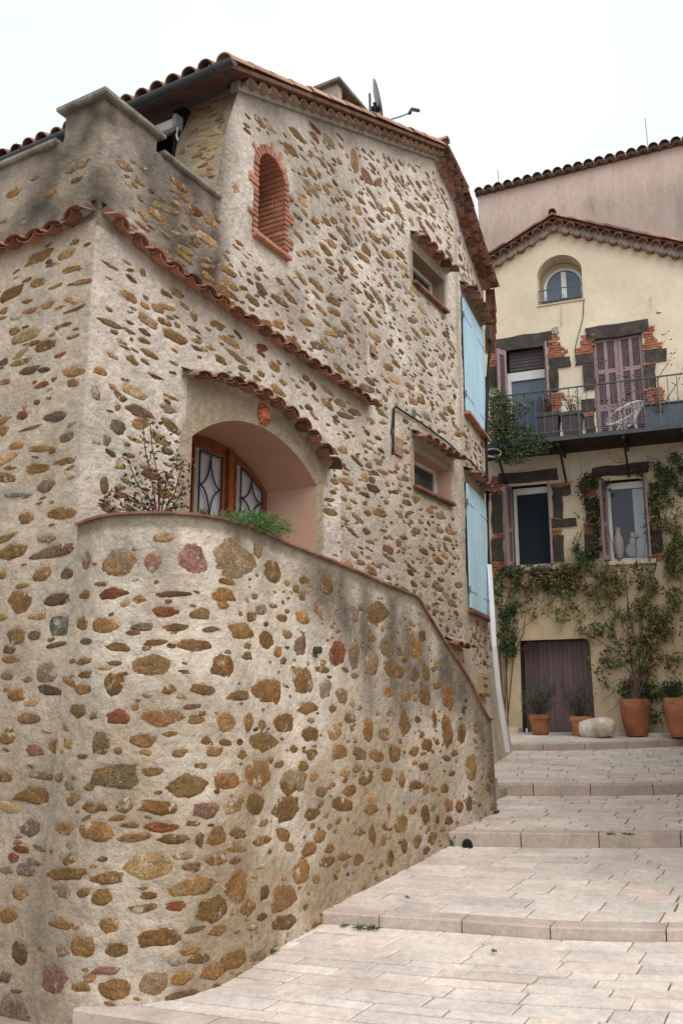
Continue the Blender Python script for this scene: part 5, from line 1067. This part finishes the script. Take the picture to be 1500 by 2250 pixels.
def shrub(label, base, top_z, rx, rz, n, name='olive_bush', cols=OL, L=.05, W=.013):
    t = thing(name, label, 'bush', base, 'olive bushes by the cellar door'); st = MB(); lf = MB(); c = Vector((base[0], base[1], (base[2]+top_z)/2+.05))
    for i in range(34):
        d = Vector((rp.gauss(0, 1), rp.gauss(0, 1), rp.gauss(.5, .8))).normalized(); e = c+Vector((d.x*rx, d.y*rx, d.z*rz))*rp.uniform(.75, 1.12)
        mid_ = Vector(base).lerp(e, .5)+Vector((rp.gauss(0, .03), rp.gauss(0, .03), .05)); pts = [Vector(base)+Vector((0, 0, -.05)), mid_, e]; st.tube(pts, [.008, .005, .002], 4)
        for k in range(n//34):
            f = rp.uniform(.3, 1.05); q = (mid_.lerp(e, (f-.5)*2) if f > .5 else Vector(base).lerp(mid_, f*2))+Vector((rp.gauss(0, .035), rp.gauss(0, .035), rp.gauss(0, .035)))
            lf.leaf(q, rp.uniform(.6, 1.3)*L, W, rp.choice(cols))
    st.build('stems', M['bark'], t); lf.build('foliage', M['leaf'], t); return t
shrub('round grey-green olive bush in the small pot left of the door', (p1[1].x, p1[1].y, p1[1].z-.03), ypix(1185, 1500, .62).z, .40, .40, 2600)
shrub('sparser olive bush in the pale pot in front of the door', (p2[1].x, p2[1].y, p2[1].z-.03), ypix(1280, 1500, .7).z, .34, .38, 1900)
bo = MB(); bc = ypix(1310, 1587, .95); bc.z = -.392-.058*.95+.165; n_u, n_v = 22, 13
for j in range(n_v+1):
    for i in range(n_u):
        th = math.pi*j/n_v; ph = 2*math.pi*i/n_u; d = Vector((math.sin(th)*math.cos(ph), math.sin(th)*math.sin(ph), math.cos(th)))
        d = Vector([math.copysign(abs(v)**.72, v) for v in d]); nz_ = 1+.10*noise.noise(d*1.6+Vector((3, 1, 0)))+.05*noise.noise(d*4)
        bo.v.append(tuple(bc+ya3*(d.x*.335*nz_)+y3*(d.y*.22*nz_)+Vector((0, 0, d.z*.185*nz_+.03*d.x)))); bo.c.append((1, 1, 1))
bo.f += [(j*n_u+i, j*n_u+(i+1) % n_u, (j+1)*n_u+(i+1) % n_u, (j+1)*n_u+i) for j in range(n_v) for i in range(n_u)]
tag(bo.build('boulder', M['boulder'], None, True), 'pale white boulder lying in front of the cellar door', 'boulder')
m = MB(); mc = Vector(atz(1492, 1617, -.45)); m.lathe((mc.x, mc.y, -.437), [(.62, -.02), (.62, .012), (.55, .014), (.54, .008), (.001, .008)], 28)
tag(m.build('manhole_cover', M['black']), 'dark round manhole cover set in the top landing', 'manhole cover')
# vine on the cream house
def vine(name, label, root, blobs, seed, nstem, rootpx):
    r_ = random.Random(seed); t = thing(name, label, 'vine', root); st = MB(); lf = MB(); R0 = Vector(root)
    cs = []
    for (cx, cy, rx, ry, n, pal) in blobs:
        cs.append((cx, cy, rx, ry))
        for i in range(int(n*.72)):
            a = r_.uniform(0, 6.28); q = math.sqrt(r_.random()); x, y = cx+rx*q*math.cos(a), cy+ry*q*math.sin(a)
            if noise.noise(Vector((x*.03, y*.03, seed))) < -.12: continue
            p = ypix(x, y, r_.uniform(.03, .17)); p = Vector(p); cset = {'g': GR, 'y': GR+YG+YG, 'r': GR+RD, 'm': GR+YG+YG+RD}[pal]; c = r_.choice(cset)
            for k in range(4): lf.leaf(p+Vector((r_.gauss(0, .035), r_.gauss(0, .02), r_.gauss(0, .035))), r_.uniform(.05, .10), r_.uniform(.03, .055), c, (r_.gauss(0, .6), -abs(r_.gauss(.4, .4)), r_.gauss(-.5, .5)))
    def walk(P0, pts_px, r0):
        pts = [P0] if P0 is not None else []
        for (x, y) in pts_px: pts.append(ypix(x, y, r_.uniform(.03, .09)))
        st.tube(pts, [r0*(1-.75*k/(len(pts)-1)) for k in range(len(pts))], 4)
    for i in range(nstem//3):          # main stems rise from the root, then spread
        cx, cy, rx, ry = cs[i % len(cs)]; x0, y0 = rootpx[0]+r_.gauss(0, 14), rootpx[1]+r_.gauss(0, 20); tx, ty = cx+r_.uniform(-.8, .8)*rx, cy+r_.uniform(-.8, .8)*ry
        walk(R0+Vector((r_.gauss(0, .06), 0, 0)), [(x0, y0)]+[(x0+(tx-x0)*f+r_.gauss(0, 7), y0+(ty-y0)*f**.7+r_.gauss(0, 7)) for f in (.2, .4, .6, .8, 1)], r_.uniform(.006, .013))
    for i in range(nstem*5):           # fine runners wandering inside the leafy areas
        cx, cy, rx, ry = r_.choice(cs); x, y = cx+r_.uniform(-1.1, 1.1)*rx, cy+r_.uniform(-1.1, 1.1)*ry; a = r_.uniform(0, 6.28); pp = [(x, y)]
        for k in range(6): a += r_.gauss(0, .6); x += 9*math.cos(a); y += 9*math.sin(a); pp.append((x, y))
        walk(None, pp, r_.uniform(.003, .006))
    st.build('stems', M['bark'], t); lf.build('foliage', M['leaf'], t)
VB1 = [(1400, 1280, 95, 46, 300, 'm'), (1300, 1275, 60, 40, 180, 'm'), (1400, 1400, 110, 150, 260, 'm'), (1200, 1300, 110, 60, 120, 'm'), (1295, 1130, 26, 95, 360, 'r'), (1280, 1215, 40, 35, 220, 'g'), (1455, 1130, 40, 110, 420, 'y'), (1480, 1050, 30, 55, 260, 'g'), (1460, 1300, 45, 70, 220, 'y'), (1420, 1370, 60, 60, 230, 'm'), (1320, 1370, 50, 45, 200, 'y'), (1390, 1450, 60, 70, 200, 'm'), (1460, 1420, 40, 70, 160, 'm'), (1340, 1460, 40, 50, 90, 'r'), (1400, 1520, 60, 22, 160, 'g'), (1480, 1515, 26, 20, 120, 'g'), (1440, 1560, 22, 30, 70, 'g'), (1420, 1025, 60, 20, 120, 'g'), (1300, 1065, 40, 20, 60, 'r'), (1475, 1210, 30, 50, 160, 'y')]
vine('climbing_vine', 'tangled vine climbing from the big pots to the right lower window', tuple(p3_[1]-Vector((0, 0, .04))), VB1, 31, 46, (1400, 1475))
VB2 = [(1110, 1300, 30, 55, 300, 'g'), (1180, 1270, 70, 26, 330, 'm'), (1115, 1380, 24, 45, 170, 'g'), (1112, 1425, 18, 18, 60, 'g'), (1235, 1265, 40, 28, 190, 'm'), (1250, 1330, 50, 40, 110, 'y'), (1180, 1320, 50, 40, 60, 'm'), (1150, 1255, 40, 14, 110, 'g')]
vine('climbing_vine', 'leafy vine hanging below the left lower window of the cream house', tuple(Vector(yelfr(-1.05, .08, -.35))), VB2, 33, 26, (1105, 1440))
# balcony planting
BSH = thing('balcony_shrub', 'dense dark green shrub spilling over the left end of the balcony', 'shrub', yelfr(-.9, .7, bz)); lf = MB(); st = MB()
for (cx, cy, rx, ry, n) in ((1098, 925, 32, 62, 1500), (1135, 965, 45, 38, 1000), (1175, 975, 36, 24, 500), (1120, 1005, 40, 18, 240), (1145, 890, 26, 26, 130), (1090, 870, 22, 20, 150)):
    for i in range(n):
        a = rp.uniform(0, 6.28); q = math.sqrt(rp.random()); p = ypix(cx+rx*q*math.cos(a), cy+ry*q*math.sin(a), rp.uniform(.65, 1.15)); lf.leaf(p, rp.uniform(.06, .11), .03, rp.choice(GR+GR+YG[:1]))
    for i in range(10): e = ypix(cx+rp.uniform(-rx, rx), cy+rp.uniform(-ry, ry), .95); st.tube([Vector(yelfr(-.85, .7, bz+.02)), Vector(yelfr(-.85, .75, bz+.3)).lerp(e, .4), e], [.012, .007, .003], 4)
lf.build('foliage', M['leaf'], BSH); st.build('stems', M['bark'], BSH)
def planter(px0, px1, pyt, label, o=.72):
    a, b = ypix(px0, pyt, o), ypix(px1, pyt, o); c = (a+b)/2; w_ = (b-a).length/2; h = c.z-bz; t = thing('grey_planter', label, 'planter', (c.x, c.y, bz), 'grey planters on the balcony'); m = MB()
    fr = lambda x, y, z: tuple(Vector((c.x, c.y, bz))+ya3*x*(.72+.28*z/h)*w_+y3*y*(.72+.28*z/h)*w_*.9+Vector((0, 0, z)))
    m.cbox(fr, -1, 1, -1, 1, 0, h*.86, .02); m.build('planter_body', M['greypot'], t); m = MB(); m.cbox(lambda x, y, z: tuple(Vector((c.x, c.y, 0))+ya3*x*w_*1.06+y3*y*w_*.95+Vector((0, 0, z))), -1, 1, -1, 1, bz+h*.86, bz+h, .012); m.build('rim', M['greypot'], t)
    return t, Vector((c.x, c.y, c.z))
q1 = planter(1183, 1229, 912, 'left grey square planter on the balcony with dry red twigs'); q2 = planter(1231, 1279, 910, 'right grey tapered planter on the balcony with sparse twigs')
for (t, c), n, pal, lb in ((q1, 150, RD+[(.16, .07, .04)], 'dry reddish plant in the left balcony planter'), (q2, 60, GR+RD, 'sparse twiggy plant in the right balcony planter')):
    pt2 = thing('potted_plant', lb, 'plant', tuple(c)); st = MB(); lf = MB()
    for i in range(26):
        e = c+Vector((rp.gauss(0, .12), rp.gauss(0, .08), rp.uniform(.15, .55))); st.tube([c-Vector((0, 0, .05)), c.lerp(e, .5)+Vector((rp.gauss(0, .03), 0, 0)), e], [.006, .004, .002], 4)
        for k in range(n//26+1): lf.leaf(c.lerp(e, rp.uniform(.4, 1)), .06, .03, rp.choice(pal))
    st.build('stems', M['reds'], pt2); lf.build('foliage', M['leaf'], pt2)
tr = thing('grey_trough', 'blue-grey rectangular trough at the right end of the balcony', 'planter', yelfr(2.45, .5, bz)); m = MB(); m.cbox(yelfr, 2.08, 2.80, .35, .75, bz+.02, bz+.52, .02); m.build('trough_body', M['iron'], tr)
m = MB(); m.cbox(yelfr, 2.06, 2.82, .33, .77, bz+.52, bz+.56, .01); m.build('rim', M['iron'], tr)
tv = thing('bare_creeper', 'bare twisting creeper with few red leaves along the right of the balcony', 'creeper', yelfr(2.5, .55, bz+.56)); st = MB(); lf = MB()
for (pts_) in ([(1450, 905), (1440, 870), (1400, 880), (1370, 880), (1345, 895), (1320, 880), (1310, 840), (1312, 800)], [(1450, 905), (1470, 870), (1490, 840), (1500, 800)], [(1445, 905), (1430, 850), (1420, 810), (1445, 780), (1460, 740)], [(1370, 935), (1368, 900), (1385, 860), (1390, 840)], [(1455, 905), (1440, 840), (1465, 800), (1480, 775)], [(1440, 900), (1400, 850), (1380, 830), (1360, 825)]):
    P3 = [ypix(x+rp.gauss(0, 3), y, .78) for x, y in pts_]; st.tube(P3, [.012-.009*i/(len(P3)-1) for i in range(len(P3))], 5)
    for q in P3[1:]:
        for k in range(7): lf.leaf(q+Vector((rp.gauss(0, .07), rp.gauss(0, .05), rp.gauss(0, .07))), .06, .035, rp.choice(RD+GR))
st.build('stems', M['bark'], tv); lf.build('foliage', M['leaf'], tv)
# white wire chair on the balcony
WC = thing('wire_chair', 'white round wire lounge chair on the balcony', 'chair', yelfr(1.75, .62, bz)); cc = Vector(yelfr(1.72, .62, bz+.33)); m = MB()
axx = (ya3*.90+Vector((0, 0, .42))).normalized(); ayy = y3; azz = axx.cross(ayy); azz = azz if azz.z > 0 else -azz
rim = [cc+axx*(.42*math.cos(a))+ayy*(.36*math.sin(a))+azz*.16 for a in [2*math.pi*k/28 for k in range(29)]]; m.tube(rim, .013, 6); m.build('rim', M['white'], WC)
m = MB()
for k in range(28): m.tube([rim[k], cc+(rim[k]-cc)*.55-azz*.08, cc+(rim[k]-cc)*.16-azz*.15], .006, 4)
m.build('wire_shell', M['white'], WC)
for (x, y) in ((-.24, -.2), (.2, -.2), (-.24, .2), (.2, .2)):
    m = MB(); m.tube([cc+ya3*x*.6+y3*y*.6-Vector((0, 0, .12)), Vector((0, 0, bz))+Vector((cc.x, cc.y, 0))+ya3*x+y3*y], .008, 5); m.build('leg', M['white'], WC)
m = MB(); hb = [ypix(1083+17*math.cos(a), 996+9*math.sin(a), 1.08) for a in [2*math.pi*k/20 for k in range(21)]]; m.tube(hb, .012, 6); m.tube([h_+Vector((0, 0, .02)) for h_ in hb], .010, 6); tag(m.build('hanging_hose', M['dish']), 'pale coil of hose hanging from the left end of the balcony', 'hose')
# planting on the curved wall
RB_ = thing('rose_bush', 'thin rose bush with reddish leaves growing behind the curved wall', 'rose bush', (*facfr(.85, .30, 1.36)[:2], 1.36)); st = MB(); lf = MB()
fp = lambda x, y, o=.28: Vector(hitv(x, y, C0+NF*o, NF))
for pts_ in ([(345, 1128), (335, 1060), (318, 980), (315, 925)], [(350, 1128), (348, 1050), (335, 985), (330, 930)], [(355, 1128), (365, 1060), (392, 1010), (362, 965)], [(350, 1128), (300, 1060), (278, 1000)], [(335, 1128), (285, 1090), (245, 1078), (230, 1100)], [(340, 1130), (300, 1100), (270, 1105)], [(360, 1128), (385, 1080), (400, 1025), (412, 1020)], [(372, 1128), (395, 1090), (405, 1060)], [(340, 1128), (320, 1075), (290, 1065)], [(350, 1125), (352, 1065), (375, 1045)], [(345, 1130), (270, 1120), (235, 1110)], [(355, 1130), (385, 1115), (400, 1110)]):
    P3 = [fp(x, y, .28+rp.uniform(-.08, .08)) for x, y in pts_]; st.tube(P3, [.008-.005*i/(len(P3)-1) for i in range(len(P3))], 5)
    for i, q in enumerate(P3[1:]):
        nx_ = P3[i]
        for k in range(11):
            b_ = nx_.lerp(q, rp.uniform(.2, 1)) if k % 3 else q; lf.leaf(b_+Vector((rp.gauss(0, .035), rp.gauss(0, .03), rp.gauss(0, .03))), rp.uniform(.035, .065), rp.uniform(.025, .042), rp.choice(RD+RD+GR if q.z < 2.1 else GR+GR+RD))
st.build('stems', M['reds'], RB_); lf.build('foliage', M['leaf'], RB_)
ub = rw.pick(545, 1175)[0][0]; gb = retfr(ub, -.03, 1.42)
GB = thing('rosemary_bush', 'bright green feathery bush hanging over the terracotta coping', 'bush', gb); lf = MB(); st = MB()
for (cx, cy, rx, ry, n) in ((535, 1140, 40, 15, 1000), (575, 1157, 32, 15, 620), (600, 1170, 14, 12, 160)):
    for i in range(n):
        a = rp.uniform(0, 6.28); q = math.sqrt(rp.random()); x, y = cx+rx*q*math.cos(a), cy+ry*q*math.sin(a); u_ = float(np.interp(x, [480, 545, 620], [rw.pick(480, 1190)[0][0], ub, rw.pick(620, 1230)[0][0]])) if i == 0 else u_
        uu = ub+(x-545)/1000*6.9; b_ = Vector(retfr(uu, rp.uniform(-.16, .12), 0)); d_ = ray(x, y); p = Vector((b_.x, b_.y, d_[2]/math.hypot(d_[0], d_[1])*math.hypot(b_.x, b_.y)))
        lf.leaf(p, rp.uniform(.03, .06), .008, rp.choice([(.06, .13, .03), (.09, .17, .045), (.045, .10, .03), (.12, .19, .06)]), (rp.gauss(0, .6), rp.gauss(0, .6), rp.gauss(.3, .6)))
for i in range(40): st.tube([Vector(gb)-Vector((0, 0, .02)), Vector(retfr(ub+rp.uniform(-.3, .45), rp.uniform(-.15, .1), 1.42+rp.uniform(-.02, .12)))], [.005, .002], 3)
lf.build('foliage', M['leaf'], GB); st.build('stems', M['bark'], GB)
def tuft(base, r, h, n, label, name='weed_tuft', cols=None, group='weeds at the foot of walls and kerbs'):
    t = MB(); b = Vector(base)
    for i in range(n):
        d = Vector((rp.gauss(0, 1)*r, rp.gauss(0, 1)*r, abs(rp.gauss(.7, .3))*h)); q = b+Vector((rp.gauss(0, r*.5), rp.gauss(0, r*.5), 0)); t.leaf(q, d.length*rp.uniform(.6, 1.1), .012 if h < .1 else .022, rp.choice(cols or [(.06, .12, .03), (.10, .16, .05), (.05, .09, .025)]), d)
    return tag(t.build(name, M['leaf']), label, 'weed', group)
def on_wall(px, py):
    h = rw.bvh.ray_cast(Vector((0, 0, 0)), Vector(ray(px, py)).normalized()); return h[0]
for i, (uu, s_) in enumerate(((1.35, .5), (1.55, .6), (1.72, .5), (1.9, .6), (2.1, .5), (1.15, .4))):
    tuft(retfr(uu, -.06, capz(uu)+.02), .03, .10*s_+.03, 60, ['dry sprig on the coping, leftmost but one', 'dry sprig on the coping left of the window mullion', 'dry sprig on the coping under the left pane', 'dry sprig on the coping nearest the green bush', 'dry sprig on the coping hidden by the green bush', 'leftmost dry sprig on the coping near the rose bush'][i], 'coping_sprig', [(.22, .19, .08), (.14, .15, .06), (.12, .06, .04)], 'dry sprigs on the coping')
for (x, y, z, r, h, n, lb) in ((988, 1862, -1.37, .06, .17, 150, 'leafy green weed beside the drain hole at the wall foot'), (1088, 1788, -1.14, .04, .09, 60, 'small weed at the far end of the curved wall'), (597, 2094, -1.72, .03, .07, 40, 'tiny weed at the curved wall foot on the lowest ramp'),
        (790, 2039, -1.655, .05, .035, 60, 'grass tuft along the foot of the lowest kerb, left one'), (818, 2041, -1.655, .05, .04, 70, 'grass tuft along the foot of the lowest kerb, right one'), (755, 2035, -1.655, .03, .03, 30, 'tiniest grass tuft along the foot of the lowest kerb'),
        (1340, 1834, -1.205, .05, .035, 50, 'grass blades on the second kerb, left patch'), (1380, 1834, -1.205, .05, .04, 50, 'grass blades on the second kerb, right patch'), (895, 1973, -1.50, .02, .03, 20, 'tiny weed in a joint of the second ramp'), (1085, 2092, -1.68, .025, .03, 25, 'tiny dry weed in a joint of the lowest ramp')):
    p = Vector(atz(x, y, z)); tuft(p, r*.75, h*.75, int(n*.7), lb)
m = MB(); dc = Vector(atz(1027, 1862, -1.352)); ex = (Vector(atz(1100, 1862, -1.352))-Vector(atz(1000, 1861, -1.352))).normalized(); ny_ = Vector((ex.y, -ex.x, 0)); ny_ = ny_ if ny_.y < 0 else -ny_
rr_ = .05; arc = [dc+ex*(rr_*math.cos(a))+Vector((0, 0, .025+rr_*1.0*math.sin(a))) for a in [math.pi*k/12 for k in range(13)]]
arc = [dc+ex*rr_]+arc+[dc-ex*rr_]; k = len(arc); m.add([p+ny_*.012 for p in arc]+[p-ny_*.10 for p in arc], [tuple(range(k)), tuple(range(k, 2*k))]+[(i, (i+1) % k, k+(i+1) % k, k+i) for i in range(k)])  # solid black block in place of a cut, shaded drain opening
tag(m.build('painted_drain_mouth', M['dark']), 'black arched block painted as the shaded drain mouth in the second kerb', 'drain')

# house block added out of view on the right to shade the lower lane
NH = thing('added_shade_house', 'plain unseen house added on the right to shade the lane', 'house', (5.6, 11, -1.6))
nh = MB(); nq = Vector((4.1, 6.6, 0)); nd = Vector((7.9, 17.0, 0))-nq; nl_ = nd.length; nd.normalize(); nn_ = Vector((nd.y, -nd.x, 0))
nfr = lambda x, y, z: tuple(nq+nd*x+nn_*y+Vector((0, 0, z)))
nh.box(nfr, 0, nl_, 0, 5, -2.1, 5.6); nh.build('walls', M['creamflat'], NH)
m = MB(); m.box(nfr, -.2, nl_+.2, -.3, 5.2, 5.605, 5.75); m.build('roof', M['oldtile'], NH)
for x in (2.0, 5.2, 8.2):
    for z in (.2, 3.0):
        m = MB(); m.cbox(nfr, x, x+.95, -.03, .02, z, z+1.5, .01); m.build('shutter', M['mauve'], NH)
